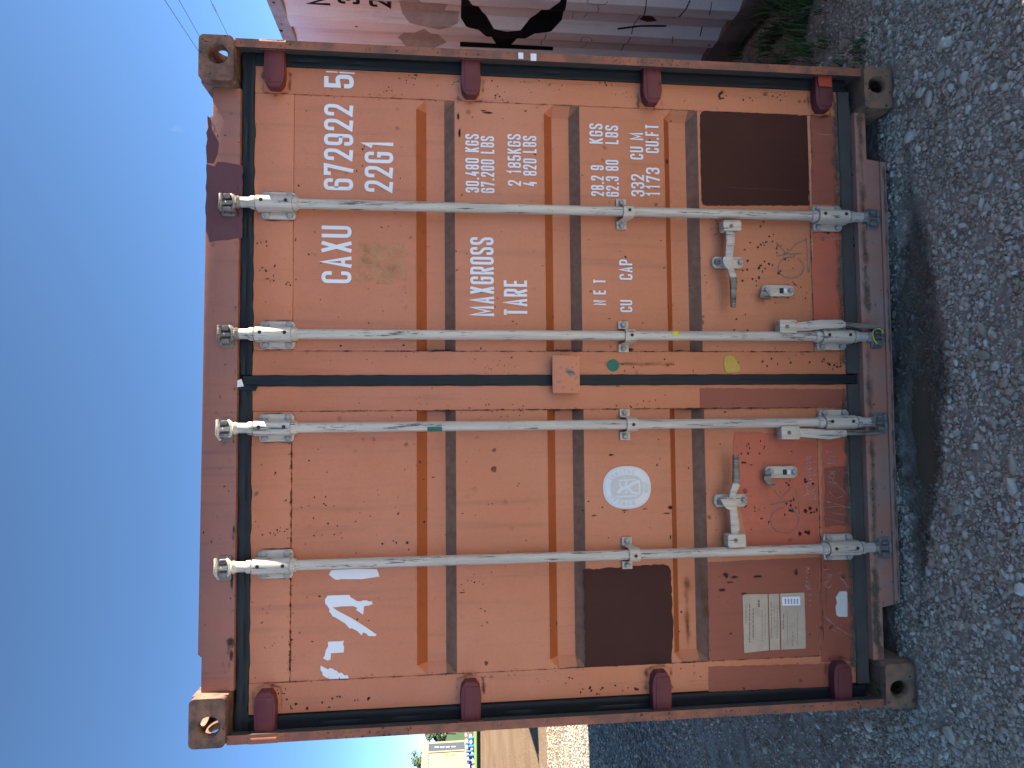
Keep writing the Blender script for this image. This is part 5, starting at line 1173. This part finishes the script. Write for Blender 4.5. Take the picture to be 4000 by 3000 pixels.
for n_, y in enumerate((32.9, 33.85, 34.75)):
    tr = MB(); tr.box(-.12, .42, -.10, .10, .0, .05); tr.box(-.12, -.07, -.09, .09, .05, .44); tr.box(.06, .12, -.09, .09, .05, .44); tr.box(.32, .38, -.09, .09, .05, .30)
    o = tr.build('pole_rack', MT['pole_blue'], None, label=('nearest', 'middle', 'farthest')[n_]+' of the three low blue racks holding the banded poles', category='rack', group='blue pole racks'); o.location = (-17.5, y, 0)
MT['lawn'] = plain('short_turf', (0.13, 0.24, 0.035), 0.9, var=0.3, scale=6, bmp=0.3); MT['timber'] = plain('dark_timber', (0.05, 0.045, 0.035), 0.9, var=0.3, scale=4)
bk = empty('turf_bank', (-21, 29.7, 0), 'low green turf bank edged with dark timber across the yard', 'bank')
b = MB(); b.box(-10, 9, -1.15, 1.2, 0, .165); b.build('turf', MT['lawn'], bk); b = MB(); b.box(-10, 9, -1.25, -1.152, 0, .15); b.build('edging_board', MT['timber'], bk)  # second box is a dark strip along the bank's front
mleaf, nt, p = mat('tree_leaf'); a = nt.nodes.new('ShaderNodeAttribute'); a.attribute_name = 'a'
nt.links.new(mix(nt, a.outputs['Fac'], (0.045, 0.075, 0.03), (0.11, 0.14, 0.065)), p.inputs['Base Color']); p.inputs['Roughness'].default_value = 0.7
mbark = plain('bark', (0.10, 0.075, 0.055), 0.9, var=0.3, scale=8)
def tree(x, y, h, rx, label, seed):
    r = random.Random(seed); o = empty('tree', (x, y, 0), label, 'tree', 'trees beyond the cream container')
    b = MB(); b.tube([(0, 0, 0), (.05, 0, h*.3), (0, .05, h*.55), (.02, 0, h*.9)], [.16, .13, .09, .02], 8)
    for k in range(7): t = r.uniform(0, 6.28); z = h*r.uniform(.3, .65); b.tube([(0, 0, z), (rx*.4*math.cos(t), rx*.4*math.sin(t), z+h*.12), (rx*.75*math.cos(t), rx*.75*math.sin(t), z+h*.22)], [.06, .04, .015], 6)
    b.build('trunk', mbark, o, smooth=True)
    b = MB(); b.has = True; cl = [(r.gauss(0, rx*.42), r.gauss(0, rx*.42), h*r.uniform(.38, .93)) for _ in range(46)]
    for X_, Y_, Z_ in cl:
        sh = 1-(Z_/h-.38)*.8; X_ *= sh; Y_ *= sh; cr = r.uniform(.22, .5); ton = r.random()
        for _ in range(90):
            v = Vector((r.gauss(0, 1), r.gauss(0, 1), r.gauss(0, .8))); v = v.normalized()*cr*r.random()**.4; c0 = Vector((X_, Y_, Z_))+v
            d = Vector((r.gauss(0, 1), r.gauss(0, 1), r.gauss(0, 1))).normalized(); e = d.orthogonal().normalized()*r.uniform(.05, .09); d *= r.uniform(.08, .14)
            b.add([c0-d, c0+e, c0+d, c0-e], [(0, 1, 2, 3)], 0, [min(1, max(0, ton+r.gauss(0, .2)))]*4)
    b.build('crown', mleaf, o, recalc=False)
p0 = CAM+ray(1700, 2985)*72; tree(p0.x, p0.y, 4.9, 2.1, 'bushy grey green tree rising above the roof of the cream container', 3)
p0 = CAM+ray(1700, 2868)*78; tree(p0.x, p0.y, 3.5, 0.9, 'small treetop peeping over the corner of the cream container', 5)

# ================================================================== overhead wires
mwire = plain('overhead_cable', (0.03, 0.035, 0.04), 0.6, bmp=0)
for i, (a, c, lab) in enumerate((((643, 0), (775, 199), 'lowest and longest of the three overhead cables in the sky'), ((699, 0), (784, 150), 'middle of the three overhead cables in the sky'), ((822, 0), (885, 128), 'short overhead cable nearest the white container, with a joint sleeve'))):
    A = W(a[0], a[1], 16+i); B_ = W(c[0], c[1], 19+i); d = B_-A; P0, P1 = A-d*5, B_+d*5
    b = MB(); mid = A; pts = []
    for k_ in range(25):
        t = k_/24; q = P0.lerp(P1, t); pts.append(q-A)
    b.tube(pts, .007, 6)
    o = b.build('overhead_cable', mwire, None, smooth=True, label=lab, category='cable', group='overhead cables'); o.location = A
    if i == 2:
        b = MB(); u = d*.22; b.tube([u*.6, u*1.5], .020, 8); b.build('joint_sleeve', MT['bolt'], o, smooth=True)
